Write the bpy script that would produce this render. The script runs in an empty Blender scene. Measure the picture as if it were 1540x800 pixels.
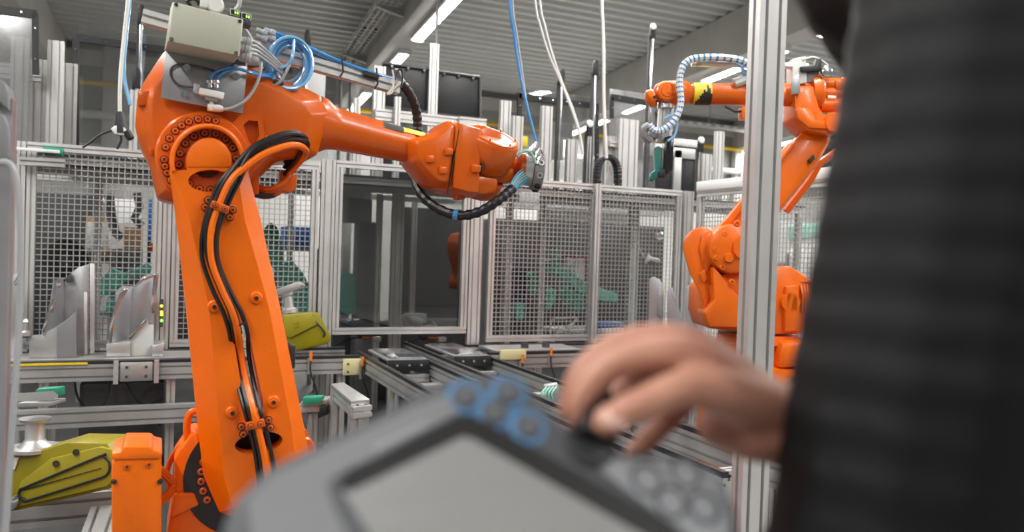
import bpy, bmesh, math, random
from mathutils import Vector, Matrix
from mathutils.geometry import tessellate_polygon
random.seed(7)
V = Vector
# ------------------------------------------------------------------ camera
F = 1200.0; CX = 770.0; CY = 400.0; ZC = 1.30
YAW, PITCH, ROLL = math.radians(23.8), math.radians(-0.9), math.radians(1.9)
fw = V((math.sin(YAW)*math.cos(PITCH), math.cos(YAW)*math.cos(PITCH), math.sin(PITCH)))
r0 = V((math.cos(YAW), -math.sin(YAW), 0)); u0 = r0.cross(fw)
rt = r0*math.cos(ROLL) + u0*math.sin(ROLL); up = u0*math.cos(ROLL) - r0*math.sin(ROLL)
CAM = V((0, 0, ZC))
sc = bpy.context.scene
COL = sc.collection
cd = bpy.data.cameras.new('camera'); cam = bpy.data.objects.new('camera', cd); COL.objects.link(cam)
cam.matrix_world = Matrix(((rt.x, up.x, -fw.x, CAM.x), (rt.y, up.y, -fw.y, CAM.y), (rt.z, up.z, -fw.z, CAM.z), (0, 0, 0, 1)))
cd.sensor_width = 36.0; cd.lens = F/1540*36.0; cd.clip_start = 0.02; cd.clip_end = 120
cd.dof.use_dof = True; cd.dof.focus_distance = 2.9; cd.dof.aperture_fstop = 2.7
sc.camera = cam
# ------------------------------------------------------------------ world, exposure
w = bpy.data.worlds.new('hall_air'); sc.world = w; w.use_nodes = True
w.node_tree.nodes['Background'].inputs[0].default_value = (0.80, 0.82, 0.85, 1)
w.node_tree.nodes['Background'].inputs[1].default_value = 0.25
sc.view_settings.view_transform = 'Standard'
sc.view_settings.look = 'None'
sc.view_settings.exposure = 0.2
sc.view_settings.gamma = 1.0
sc.view_settings.use_curve_mapping = False
sc.cycles.use_denoising = True
sc.cycles.max_bounces = 8; sc.cycles.diffuse_bounces = 3; sc.cycles.glossy_bounces = 4; sc.cycles.transparent_max_bounces = 16
sc.cycles.caustics_reflective = False; sc.cycles.caustics_refractive = False
LAMP_W = 40.0

# ------------------------------------------------------------------ points from the survey of the photograph
def ray(px, py): return fw + rt*((px-CX)/F) + up*((CY-py)/F)
def at(px, py, t): return CAM + ray(px, py)*t
def onY(px, py, Y):
    d = ray(px, py); return CAM + d*(Y/d.y)
def onX(px, py, X):
    d = ray(px, py); return CAM + d*(X/d.x)
def onZ(px, py, Z):
    d = ray(px, py); return CAM + d*((Z-ZC)/d.z)

# ------------------------------------------------------------------ materials
MATS = {}
def mat(name, col, rough=0.5, metal=0.0, var=0.0, vscale=8.0, bump=0.0, bscale=60.0, coat=0.0, emit=None, estr=1.0, spec=0.5, stretch=None, col2=None, sheen=0.0):
    m = bpy.data.materials.new(name); m.use_nodes = True
    nt = m.node_tree; b = nt.nodes['Principled BSDF']
    b.inputs['Base Color'].default_value = (*col, 1); b.inputs['Roughness'].default_value = rough
    b.inputs['Metallic'].default_value = metal; b.inputs['Coat Weight'].default_value = coat
    b.inputs['Coat Roughness'].default_value = 0.15
    b.inputs['Specular IOR Level'].default_value = spec
    if sheen: b.inputs['Sheen Weight'].default_value = sheen
    if emit:
        b.inputs['Emission Color'].default_value = (*emit, 1); b.inputs['Emission Strength'].default_value = estr
    if var or bump:
        tc = nt.nodes.new('ShaderNodeTexCoord'); mp = nt.nodes.new('ShaderNodeMapping')
        nt.links.new(tc.outputs['Object'], mp.inputs['Vector'])
        if stretch: mp.inputs['Scale'].default_value = stretch
    if var:
        n = nt.nodes.new('ShaderNodeTexNoise'); n.inputs['Scale'].default_value = vscale; n.inputs['Detail'].default_value = 6
        nt.links.new(mp.outputs[0], n.inputs['Vector'])
        r = nt.nodes.new('ShaderNodeValToRGB')
        c2 = col2 or tuple(max(0, c*(1-var)) for c in col)
        c3 = tuple(min(1, c*(1+var*0.6)) for c in col)
        r.color_ramp.elements[0].position = 0.3; r.color_ramp.elements[0].color = (*c2, 1)
        r.color_ramp.elements[1].position = 0.7; r.color_ramp.elements[1].color = (*c3, 1)
        nt.links.new(n.outputs['Fac'], r.inputs['Fac']); nt.links.new(r.outputs['Color'], b.inputs['Base Color'])
        rr = nt.nodes.new('ShaderNodeMapRange'); rr.inputs['To Min'].default_value = max(0.02, rough*0.8); rr.inputs['To Max'].default_value = min(1, rough*1.25)
        nt.links.new(n.outputs['Fac'], rr.inputs['Value']); nt.links.new(rr.outputs['Result'], b.inputs['Roughness'])
    if bump:
        n2 = nt.nodes.new('ShaderNodeTexNoise'); n2.inputs['Scale'].default_value = bscale; n2.inputs['Detail'].default_value = 3
        nt.links.new(mp.outputs[0], n2.inputs['Vector'])
        bp = nt.nodes.new('ShaderNodeBump'); bp.inputs['Strength'].default_value = bump; bp.inputs['Distance'].default_value = 0.004
        nt.links.new(n2.outputs['Fac'], bp.inputs['Height']); nt.links.new(bp.outputs['Normal'], b.inputs['Normal'])
    MATS[name] = m; return m
def clear(name, tint, refl=0.08, rough=0.03, body=0.0, bodycol=(.6, .6, .6)):
    m = bpy.data.materials.new(name); m.use_nodes = True; nt = m.node_tree; nt.nodes.clear()
    o = nt.nodes.new('ShaderNodeOutputMaterial'); t = nt.nodes.new('ShaderNodeBsdfTransparent'); t.inputs[0].default_value = (*tint, 1)
    g = nt.nodes.new('ShaderNodeBsdfGlossy'); g.inputs['Roughness'].default_value = rough; g.inputs[0].default_value = (1, 1, 1, 1)
    f = nt.nodes.new('ShaderNodeFresnel'); f.inputs[0].default_value = 1.5
    ad = nt.nodes.new('ShaderNodeMath'); ad.operation = 'ADD'; ad.inputs[1].default_value = refl; ad.use_clamp = True
    mx = nt.nodes.new('ShaderNodeMixShader'); nt.links.new(f.outputs[0], ad.inputs[0]); nt.links.new(ad.outputs[0], mx.inputs[0])
    d = nt.nodes.new('ShaderNodeBsdfDiffuse'); d.inputs[0].default_value = (*bodycol, 1)
    m0 = nt.nodes.new('ShaderNodeMixShader'); m0.inputs[0].default_value = body
    nt.links.new(t.outputs[0], m0.inputs[1]); nt.links.new(d.outputs[0], m0.inputs[2])
    nt.links.new(m0.outputs[0], mx.inputs[1]); nt.links.new(g.outputs[0], mx.inputs[2]); nt.links.new(mx.outputs[0], o.inputs[0])
    MATS[name] = m; return m

mat('alu', (.70, .69, .68), .40, .7, var=.06, vscale=6)
mat('alu_fine', (.62, .61, .60), .36, .75, var=.10, vscale=4)
mat('wire', (.46, .455, .45), .45, .5)
mat('alu_dull', (.46, .455, .45), .5, .6, var=.2, vscale=6, bump=.1)
mat('steel', (.66, .66, .67), .22, 1.0, var=.15, vscale=20)
mat('sheet_steel', (.60, .60, .63), .35, .9, var=.15, vscale=3)
mat('chrome', (.8, .8, .82), .12, 1.0)
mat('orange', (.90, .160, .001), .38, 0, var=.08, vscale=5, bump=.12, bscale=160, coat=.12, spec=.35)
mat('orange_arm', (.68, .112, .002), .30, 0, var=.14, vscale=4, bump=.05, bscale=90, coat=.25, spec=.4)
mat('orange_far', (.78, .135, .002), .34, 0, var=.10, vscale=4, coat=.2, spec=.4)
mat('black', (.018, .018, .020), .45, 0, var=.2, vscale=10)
mat('rubber', (.010, .010, .012), .36, 0, bump=.1, bscale=200)
mat('black_gloss', (.012, .012, .014), .18, 0, coat=.5)
mat('dark_grey', (.075, .075, .078), .5, .2, var=.2, vscale=8)
mat('mid_grey', (.25, .25, .255), .5, .1, var=.15, vscale=6)
mat('beige', (.46, .46, .37), .5, 0, var=.06, vscale=4, bump=.05)
mat('plate_grey', (.40, .40, .42), .38, .6, var=.14, vscale=8)
mat('white', (.78, .78, .77), .5)
mat('offwhite', (.66, .66, .63), .6, var=.08, vscale=2)
mat('concrete', (.56, .54, .51), .85, var=.14, vscale=1.5, bump=.15, bscale=20)
mat('deck', (.62, .625, .61), .5, .1, var=.08, vscale=1)
mat('wall_grey', (.36, .36, .345), .8, var=.10, vscale=.6)
mat('wall_low', (.62, .62, .59), .8, var=.10, vscale=.8)
mat('cell_floor', (.035, .035, .035), .6, var=.3, vscale=4)
mat('floor', (.26, .255, .245), .55, var=.3, vscale=3, bump=.1, bscale=30)
mat('wall_dark', (.22, .22, .215), .8, var=.1, vscale=.6)
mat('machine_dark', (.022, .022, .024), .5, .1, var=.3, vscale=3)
mat('yellow_pipe', (.75, .50, .02), .45)
mat('yellow', (.85, .62, .03), .45)
mat('hazard_shade_black', (.02, .018, .012), .5)  # hazard marks and black parts; also shade painted into bolt recesses and gaps
mat('lime', (.28, .235, .001), .42, var=.14, vscale=6, bump=.05)
mat('lime_pale', (.34, .29, .012), .45, var=.10, vscale=6)
mat('cream', (.72, .66, .36), .5, var=.08)
mat('green', (.02, .28, .17), .5)
mat('teal_cover', (.15, .62, .49), .55, var=.2, vscale=4, bump=.15, bscale=8)
mat('teal_pale', (.30, .62, .52), .5, var=.15, vscale=4)
mat('deep_green', (.012, .14, .12), .4)
mat('blue_hose', (.05, .26, .60), .18, coat=.6)
mat('blue_clear', (.22, .50, .80), .12, coat=.8)
mat('white_hose', (.75, .74, .70), .4)
mat('grey_hose', (.38, .39, .40), .35)
mat('navy', (.02, .04, .14), .5)
mat('blue_box', (.02, .13, .42), .5)
mat('cardboard', (.42, .26, .14), .8, var=.1)
mat('paper', (.80, .80, .80), .7)
mat('red', (.55, .02, .02), .5)
mat('lamp_glow', (1, 1, 1), .5, emit=(1, .99, .96), estr=16)
mat('led_green', (.1, .8, .1), .5, emit=(.25, 1, .05), estr=3)
mat('led_yellow', (.8, .6, .1), .5, emit=(1, .65, .05), estr=3)
mat('led_red', (.8, .1, .1), .5, emit=(1, .05, .03), estr=4)
mat('lcd', (.02, .03, .01), .3)
mat('lcd_digit', (.4, .7, .1), .5, emit=(.45, .9, .1), estr=1.2)
mat('orange_plug', (.9, .22, .02), .4)
mat('pendant_shell', (.045, .047, .052), .55, bump=.08, bscale=200)
mat('pendant_face', (.075, .079, .088), .55, bump=.05, bscale=200)
mat('pendant_pale', (.19, .195, .205), .5)
mat('pendant_screen', (.34, .34, .34), .05, coat=1.0, spec=1.0).node_tree.nodes['Principled BSDF'].inputs['IOR'].default_value = 2.1  # grey base colour stands in for the reflected ceiling
mat('key_blue', (.08, .25, .48), .5)
mat('key_grey', (.28, .29, .31), .5)
mat('joystick', (.006, .006, .0065), .45)
mat('skin', (.55, .28, .195), .5, var=.12, vscale=22, bump=.12, bscale=120, col2=(.44, .18, .125))
mat('nail', (.70, .42, .34), .3)
mat('jacket', (.0030, .0029, .0038), .6, var=.3, vscale=5, bump=.25, bscale=40, spec=.25)
mat('trousers', (.03, .035, .05), .8, bump=.2, bscale=200)
mat('hair', (.03, .02, .013), .6, bump=.5, bscale=80)
mat('shoe', (.02, .02, .02), .5)
clear('plexi', (.86, .87, .87), refl=.07, rough=.02, body=.06, bodycol=(.55, .56, .56))
clear('door_glass', (.72, .73, .73), refl=.045, rough=.006)
clear('film', (.88, .89, .9), refl=.16, rough=.10, body=.16, bodycol=(.7, .7, .7))

# ------------------------------------------------------------------ mesh helpers
def wl(o):
    p = V((0, 0, 0))
    while o is not None: p = p + o.location; o = o.parent
    return p
def tag(o, label=None, cat=None, group=None, kind=None):
    if label: o['label'] = label
    if cat: o['category'] = cat
    if group: o['group'] = group
    if kind: o['kind'] = kind
    return o
def thing(name, label, cat, loc, group=None):
    o = bpy.data.objects.new(name, None); COL.objects.link(o); o.location = V(loc); o.empty_display_size = .05
    return tag(o, label, cat, group)
class B:
    def __init__(s): s.v = []; s.f = []
    def add(s, vs, fs):
        o = len(s.v); s.v += [V(x) for x in vs]; s.f += [tuple(i+o for i in f) for f in fs]; return s
    def box(s, lo, hi):
        x0, y0, z0 = (min(lo[i], hi[i]) for i in range(3)); x1, y1, z1 = (max(lo[i], hi[i]) for i in range(3))
        return s.add([(x0,y0,z0),(x1,y0,z0),(x1,y1,z0),(x0,y1,z0),(x0,y0,z1),(x1,y0,z1),(x1,y1,z1),(x0,y1,z1)],
                     [(0,3,2,1),(4,5,6,7),(0,1,5,4),(1,2,6,5),(2,3,7,6),(3,0,4,7)])
    def hexa(s, a, b):            # two matching quads
        n = len(a); vs = list(a)+list(b)
        fs = [tuple(reversed(range(n))), tuple(range(n, 2*n))] + [(i, (i+1) % n, n+(i+1) % n, n+i) for i in range(n)]
        return s.add(vs, fs)
    def prism(s, pts, vec): return s.hexa(pts, [V(p)+V(vec) for p in pts])
    def obox(s, c, ax, half):
        c = V(c); X, Y, Z = [V(a).normalized()*h for a, h in zip(ax, half)]
        q = [c-X-Y-Z, c+X-Y-Z, c+X+Y-Z, c-X+Y-Z]; return s.prism(q, Z*2)
    def lathe(s, p, d, prof, n=24, ref=None, sx=1.0):
        p = V(p); d = V(d).normalized(); a = (V(ref) if ref else V((0,0,1)))
        if abs(a.normalized().dot(d)) > .95: a = V((1,0,0))
        a = (a-d*a.dot(d)).normalized(); b = d.cross(a)
        vs = []; fs = []
        for (t, r) in prof:
            for k in range(n):
                an = 2*math.pi*k/n
                vs.append(p+d*t+a*(r*math.cos(an))+b*(r*sx*math.sin(an)))
        for i in range(len(prof)-1):
            for k in range(n):
                fs.append((i*n+k, i*n+(k+1) % n, (i+1)*n+(k+1) % n, (i+1)*n+k))
        fs.append(tuple(reversed(range(n)))); m = (len(prof)-1)*n; fs.append(tuple(range(m, m+n)))
        return s.add(vs, fs)
    def cyl(s, p0, p1, r, n=16, r1=None):
        p0 = V(p0); p1 = V(p1); return s.lathe(p0, p1-p0, [(0, r), ((p1-p0).length, r if r1 is None else r1)], n)
    def tube(s, pts, r, n=8, rfun=None):
        pts = [V(p) for p in pts]; m = len(pts); vs = []; fs = []; a = None
        for i, p in enumerate(pts):
            d = (pts[min(i+1, m-1)]-pts[max(i-1, 0)]).normalized()
            if a is None:
                a = V((0,0,1)) if abs(d.z) < .9 else V((1,0,0))
            a = (a-d*a.dot(d)).normalized(); b = d.cross(a)
            rr = rfun(i/(m-1)) if rfun else r
            for k in range(n):
                an = 2*math.pi*k/n; vs.append(p+a*(rr*math.cos(an))+b*(rr*math.sin(an)))
        for i in range(m-1):
            for k in range(n): fs.append((i*n+k, i*n+(k+1) % n, (i+1)*n+(k+1) % n, (i+1)*n+k))
        fs.append(tuple(reversed(range(n)))); q = (m-1)*n; fs.append(tuple(range(q, q+n)))
        return s.add(vs, fs)
    def prof(s, p0, p1, u, nu=1, nv=1, c=.045):      # T-slot aluminium extrusion
        p0 = V(p0); p1 = V(p1); d = (p1-p0).normalized(); u = V(u); u = (u-d*u.dot(d)).normalized(); v = d.cross(u)
        W = nu*c; H = nv*c; g = c*.115; dp = c*.24; pts = []
        def side(n, L, f):
            for i in range(n):
                x = -L/2+(i+.5)*c
                for (xx, dd) in ((x-g, 0), (x-g, dp), (x+g, dp), (x+g, 0)): pts.append(f(xx, dd))
        pts.append((-W/2, -H/2)); side(nu, W, lambda x, e: (x, -H/2+e))
        pts.append((W/2, -H/2)); side(nv, H, lambda x, e: (W/2-e, x))
        pts.append((W/2, H/2)); side(nu, W, lambda x, e: (-x, H/2-e))
        pts.append((-W/2, H/2)); side(nv, H, lambda x, e: (-W/2+e, -x))
        return s.prism([p0+u*a+v*b for a, b in pts], p1-p0)
    def holed(s, front, back, holes, hvec):   # plate with holes; front/back world loops, holes world loops on the front, depth vector
        hb = [[V(p)+V(hvec) for p in h] for h in holes]
        for loops, flip in (([front]+holes, False), ([back]+hb, True)):
            flat = [p for l in loops for p in l]
            tris = tessellate_polygon([[V(p) for p in l] for l in loops])
            s.add(flat, [tuple(reversed(t)) if flip else tuple(t) for t in tris])
        n = len(front); s.add(list(front)+list(back), [(i, (i+1) % n, n+(i+1) % n, n+i) for i in range(n)])
        for h, k in zip(holes, hb):
            n = len(h); s.add(list(h)+list(k), [(i, (i+1) % n, n+(i+1) % n, n+i) for i in range(n)])
        return s
    def build(s, name, m, parent=None, bevel=0, seg=2, angle=35, smooth=True, label=None, cat=None, group=None, kind=None, sub=0, bang=30):
        if parent is None:
            xs = [p.x for p in s.v]; ys = [p.y for p in s.v]; zs = [p.z for p in s.v]
            org = V(((min(xs)+max(xs))/2, (min(ys)+max(ys))/2, min(zs)))
        else: org = wl(parent)
        me = bpy.data.meshes.new(name); me.from_pydata([p-org for p in s.v], [], s.f)
        bm = bmesh.new(); bm.from_mesh(me)
        bmesh.ops.remove_doubles(bm, verts=bm.verts, dist=1e-5)
        bmesh.ops.recalc_face_normals(bm, faces=bm.faces)
        if bevel:
            es = [e for e in bm.edges if len(e.link_faces) == 2 and e.calc_face_angle(0) > math.radians(bang)]
            bmesh.ops.bevel(bm, geom=es, offset=bevel, segments=seg, affect='EDGES', clamp_overlap=True, profile=.5)
        bm.to_mesh(me); bm.free()
        if smooth:
            for p in me.polygons: p.use_smooth = True
            me.set_sharp_from_angle(angle=math.radians(angle))
        me.materials.append(MATS[m] if isinstance(m, str) else m)
        o = bpy.data.objects.new(name, me); COL.objects.link(o)
        if parent is None: o.location = org
        else: o.parent = parent
        return tag(o, label, cat, group, kind)
def dup(root, delta, label=None, group=None):
    r = root.copy(); COL.objects.link(r); r.location = root.location+V(delta)
    if label: r['label'] = label
    if group: r['group'] = group
    for ch in list(root.children):
        c = ch.copy(); COL.objects.link(c); c.parent = r
        for g in list(ch.children):
            d = g.copy(); COL.objects.link(d); d.parent = c
    return r
def spl(pts, n=8):
    P = [V(p) for p in pts]; P = [P[0]*2-P[1]]+P+[P[-1]*2-P[-2]]; out = []
    for i in range(1, len(P)-2):
        a, b, c, d = P[i-1:i+3]
        for k in range(n):
            t = k/n
            out.append(.5*((2*b)+(c-a)*t+(2*a-5*b+4*c-d)*t*t+(3*b-a-3*c+d)*t**3))
    out.append(P[-2]); return out
def arc(cx, cy, rx, ry, a0, a1, n):      # pixel arc, degrees, counter-clockwise seen on the picture
    return [(cx+rx*math.cos(math.radians(a0+(a1-a0)*k/n)), cy-ry*math.sin(math.radians(a0+(a1-a0)*k/n))) for k in range(n+1)]
def PY(pts, Y): return [onY(x, y, Y) for x, y in pts]
def PT(pts, t): return [at(x, y, t) for x, y in pts]
YV = V((0, 1, 0))
UX, UY, UZ = V((1,0,0)), V((0,1,0)), V((0,0,1))

# ================================================================== the hall
def roofz(Y): return 5.51-.047*Y
def rx(X0, Y): return X0+.032*Y
YW = 16.0
B().box((-9.2,-7.2,-.15),(16.2,16.2,-.004)).build('floor','floor',kind='structure')
B().box((-2.2,1.75,-.004),(5.3,9.0,0)).build('floor_cell','cell_floor',kind='structure')  # dark cell floor, added as its own plate to cut bounced light
b = B()
Y = -7.0; prof = []
while Y < YW:
    prof += [(Y,0),(Y+.10,0),(Y+.13,.07),(Y+.23,.07)]; Y += .26
vs = []; n = len(prof)
for (yy, h) in prof:
    for X in (-9.0, 16.0): vs.append((X, yy, roofz(yy)+h))
fs = [(2*i, 2*i+1, 2*i+3, 2*i+2) for i in range(n-1)]
b.add(vs, fs).build('ceiling','deck',kind='structure',smooth=False)
B().box((-9.2,YW,0),(16.2,YW+.2,3.0)).build('wall_far_lower','wall_low',kind='structure')
B().box((-9.2,YW+.03,3.0),(16.2,YW+.2,6)).build('wall_far_upper','wall_grey',kind='structure')
B().box((-9.4,-7.2,0),(-9.2,16.2,6)).build('wall_left','wall_dark',kind='structure')
B().box((16.2,-7.2,0),(16.4,16.2,6)).build('wall_right','wall_dark',kind='structure')
B().box((-9.2,-7.4,0),(16.2,-7.2,6)).build('wall_back','wall_dark',kind='structure')
BEAMS = [-7.6,-2.51,2.56,7.47,12.4]
for i, X0 in enumerate(BEAMS):
    q = []
    for Yb in (-7.1, YW):
        x = rx(X0, Yb); z = roofz(Yb)
        q.append([V((x,Yb,z-.72)),V((x+.42,Yb,z-.72)),V((x+.42,Yb,z)),V((x,Yb,z))])
    B().hexa(q[0],q[1]).build('trim_%d' % (i+1),'concrete',kind='structure',bevel=.015)
# columns and lintel on the far wall
for i, X in enumerate((-1.0, 4.0, 9.2, 12.9)):
    B().box((X,YW-.18,0),(X+.4,YW,4.72)).build('trim_%d' % (i+6),'concrete',kind='structure',bevel=.01)
B().box((-9.2,YW-.12,4.35),(16.2,YW,4.62)).build('trim_10','concrete',kind='structure')

# lamps: a tube batten under every beam
MATS['lamp_glow'].cycles.emission_sampling = 'NONE'
def lamp_proto():
    o = thing('ceiling_lamp','long white fluorescent batten under a concrete roof beam','lamp',(0,0,0),'fluorescent battens under the roof beams')
    sl = -.047
    def pt(x, y, z): return V((x+.032*y, y, z+sl*y))
    def bar(x0,x1,y0,y1,z0,z1):
        q0=[pt(x0,y0,z0),pt(x1,y0,z0),pt(x1,y0,z1),pt(x0,y0,z1)]; q1=[pt(x0,y1,z0),pt(x1,y1,z0),pt(x1,y1,z1),pt(x0,y1,z1)]
        return B().hexa(q0,q1)
    bar(-.09,.09,-.97,.97,-.05,0).build('housing','white',o,bevel=.006)
    bar(-.055,.055,-.95,.95,-.085,-.05).build('tube_cover','lamp_glow',o,bevel=.02)
    for e in (-.97,.96): bar(-.09,.09,e-.005,e+.015,-.075,0).build('end_cap','white',o)
    return o
BN=['under the outermost left roof beam','under the roof beam left of the black edged curtain','under the middle roof beam beside the wire cable tray','under the roof beam above the smaller robot','under the outermost right roof beam']
lp = None
for bi, X0 in enumerate(BEAMS):
    for k in range(8):
        Yl = -3.17+2.6*k
        if bi == 1 and Yl > 8: continue
        if bi == 0 and Yl > 6: continue
        loc = V((rx(X0,Yl)+.30, Yl, roofz(Yl)-.72))
        if lp is None: lp = lamp_proto(); lp.location = loc; o = lp
        else:
            o = dup(lp, loc-lp.location)
        o['label']='long white fluorescent batten '+BN[bi]; o['group']='fluorescent battens '+BN[bi]
        ld = bpy.data.lights.new('lamp_light','AREA'); ld.shape='RECTANGLE'; ld.size=.10; ld.size_y=1.85; ld.energy=LAMP_W; ld.color=(1,.985,.95)
        lo = bpy.data.objects.new('lamp_light', ld); COL.objects.link(lo); lo.parent = o; lo.location=(0,0,-.095)
        lo.rotation_euler=(-.047,0,-.032)
# wire cable tray carried by brackets on the middle beam
ct = thing('cable_tray','long wire mesh cable tray on brackets along the middle roof beam','cable tray',(rx(2.56,10)-.2,10,4.45))
b = B()
def trp(x,y,z): return V((rx(2.56,y)+x, y, roofz(y)+z))
for x in (-.36,-.28,-.20,-.12,-.06): b.tube([trp(x,1,-.50),trp(x,13.2,-.50)],.007,5)
for x in (-.36,-.06): b.tube([trp(x,1,-.43),trp(x,13.2,-.43)],.007,5)
y = 1.0
while y < 13.2:
    b.tube([trp(-.36,y,-.43),trp(-.36,y,-.505),trp(-.06,y,-.505),trp(-.06,y,-.43)],.007,5); y += .14
b.build('wire_basket','alu_fine',ct,kind='stuff')
for y in (2.2,4.2,6.2,8.2,10.4,12.8):
    B().hexa([trp(-.40,y,-.53),trp(0,y,-.62),trp(0,y,-.51),trp(-.40,y,-.51)],[trp(-.40,y+.05,-.53),trp(0,y+.05,-.62),trp(0,y+.05,-.51),trp(-.40,y+.05,-.51)]).build('bracket','alu_dull',ct)
for k,x in enumerate((-.30,-.13)):
    B().tube(spl([trp(x,11.5,-.48),trp(x,13.1,-.49),trp(x,13.4,-.62),trp(x,13.45,-1.2),trp(x,13.5,-3.0)],6),.03,6).build('cable','black',ct)
# perforated tray on hangers near the far wall, right
pt_ = thing('perforated_tray','perforated steel cable tray hanging in front of the far wall','cable tray',onY(1080,195,14.5))
p0 = onY(1015,180,14.5); p1 = onY(1240,216,14.5); p1.z = p0.z
B().box((p0.x,14.45,p0.z-.06),(p1.x+2,14.75,p0.z+.0)).build('tray','alu_dull',pt_)
x = p0.x+.08
while x < p1.x: 
    B().box((x,14.435,p0.z-.05),(x+.11,14.449,p0.z-.012)).build('slot','white',pt_); x += .24
for x in (p0.x+1.0,p0.x+3.2):
    B().tube([(x,14.6,p0.z),(x,14.6,roofz(14.6))],.012,6).build('hanger','alu_dull',pt_)
    B().tube([(x-.16,14.5,p0.z),(x,14.5,p0.z+.22),(x+.16,14.5,p0.z)],.012,6).build('hanger','alu_dull',pt_)
# pipes on the far wall
zp = onY(733,186,15.8).z
g = thing('gas_pipe','yellow gas pipe running along the far grey wall','pipe',(3,15.8,zp-.05))
B().cyl((-9,15.8,zp),(16,15.8,zp),.045,10).build('tube','yellow_pipe',g)
for x in range(-8,16,3): B().box((x,15.76,zp-.06),(x+.05,16,zp+.06)).build('clamp','alu_dull',g)
g = thing('heating_pipe','pale insulated pipe below the yellow gas pipe','pipe',(3,15.8,zp-.7))
B().cyl((-9,15.8,zp-.55),(16,15.8,zp-.55),.07,10).build('tube','wall_low',g)
for x in range(-7,16,4): B().box((x,15.72,zp-.64),(x+.06,16,zp-.47)).build('clamp','alu_dull',g)

# ================================================================== the fence of the cell
YF = 5.30; ZT = 1.845; ZB = .66
def fx(px, Y=YF): return onY(px, 385, Y).x
FG = 'wire mesh guard panels around the cell'
def panel(name,label,x0,x1,z0,z1,Y,glass=None,pitch=.034,group=None,c=.045,bars=()):
    o = thing(name,label,'fence panel',((x0+x1)/2,Y,z0),group)
    h = c/2
    B().prof((x0,Y,z1-h),(x1,Y,z1-h),UZ,c=c).build('rail','alu',o)
    B().prof((x0,Y,z0+h),(x1,Y,z0+h),UZ,c=c).build('rail','alu',o)
    B().prof((x0+h,Y,z0+c),(x0+h,Y,z1-c),UX,c=c).build('stile','alu',o)
    B().prof((x1-h,Y,z0+c),(x1-h,Y,z1-c),UX,c=c).build('stile','alu',o)
    if glass: B().box((x0+c*.8,Y-.004,z0+c*.8),(x1-c*.8,Y+.004,z1-c*.8)).build('pane',glass,o)
    else:
        b = B(); r = .0027
        nx = int((x1-x0-2*c)/pitch); nz = int((z1-z0-2*c)/pitch)
        for i in range(1,nx+1):
            x = x0+c+(x1-x0-2*c)*i/(nx+1); b.box((x-r,Y-r,z0+c*.8),(x+r,Y+r,z1-c*.8))
        for i in range(1,nz+1):
            z = z0+c+(z1-z0-2*c)*i/(nz+1); b.box((x0+c*.8,Y-r*2.2,z-r),(x1-c*.8,Y-r*.2,z+r))
        b.build('wire_mesh','wire',o,kind='stuff',smooth=False)
    for e in bars: B().prof((e,Y,z0+c),(e,Y,z1-c),UX,c=c*.6).build('stile','alu',o)
    return o
ZP=1.80
def post(px,top,label,Y=YF,nu=1,nv=1,z0=0,c=.045,cat='post',name='fence_post',group=None,x=None,zt=None,m='alu'):
    p = onY(px,top,Y); X = p.x if x is None else x; Z = p.z if zt is None else zt
    o = B().prof((X,Y,z0),(X,Y,Z),UX,nu,nv,c).build(name,m,label=label,cat=cat,group=group)
    return o
xa, xb, xc, xd = fx(-60), fx(14), fx(247), fx(262)
panel('mesh_panel','wire mesh guard panel beyond the sheet metal shells at the cell corner',xa,fx(18)-.01,ZB,ZT,YF)
post(20,0,'single fence post beside the green edged light strip',x=fx(20)+.03,zt=ZT)
panel('mesh_panel','wire mesh guard panel behind the upright sheet metal shells',fx(20)+.06,fx(250)-.03,ZB,ZT,YF)
post(250,0,'fence post between two mesh panels left of the large robot arm',x=fx(250),zt=ZT)
panel('mesh_panel','wire mesh guard panel showing behind the large robot lower arm',fx(250)+.03,fx(476),ZB,ZT,YF)
post(490,0,'wide double fence post at the glazed door hinge side',nu=2,x=fx(490),zt=ZT+.03,c=.045)
# glazed door
PANE=2.4
dx0, dx1 = fx(490)+.05, fx(703)
dr = thing('door_glazed','aluminium framed glazed cell door with a clear dark pane','door',((dx0+dx1)/2,YF,.72))
zt = ZT+.03; zb = .725
for (a,bb,nm) in (((dx0,YF,zt-.0225),(dx1,YF,zt-.0225),'rail'),((dx0,YF,zb+.0225),(dx1,YF,zb+.0225),'rail')):
    B().prof(a,bb,UZ).build(nm,'alu',dr)
for x in (dx0+.0225, dx1-.0225): B().prof((x,YF,zb+.045),(x,YF,zt-.045),UX).build('stile','alu',dr)
_c=V(((dx0+dx1)/2,YF,(zb+zt)/2)); _u=V((math.cos(math.radians(PANE)),math.sin(math.radians(PANE)),0)); B().obox(_c,(_u,_u.cross(UZ),UZ),((dx1-dx0)/2-.04,.003,(zt-zb)/2-.04)).build('pane','door_glass',dr)
post(716,0,'wide fence post between the glazed door and the right mesh panel',nu=2,x=dx1+.055,zt=ZT+.02)
e0 = dx1+.155
panel('mesh_panel','wide wire mesh guard panel right of the glazed door with a middle stile',e0,fx(1022)-.01,ZB,ZT,YF,bars=())
post(889,0,'middle fence post of the wide mesh panel right of the glazed door',x=fx(890),zt=ZT,Y=YF-.05,z0=.655)
XR = fx(1022)+.07
post(1030,0,'corner fence post where the two right mesh fences meet',x=XR-.01,zt=ZT,nu=2)
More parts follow.
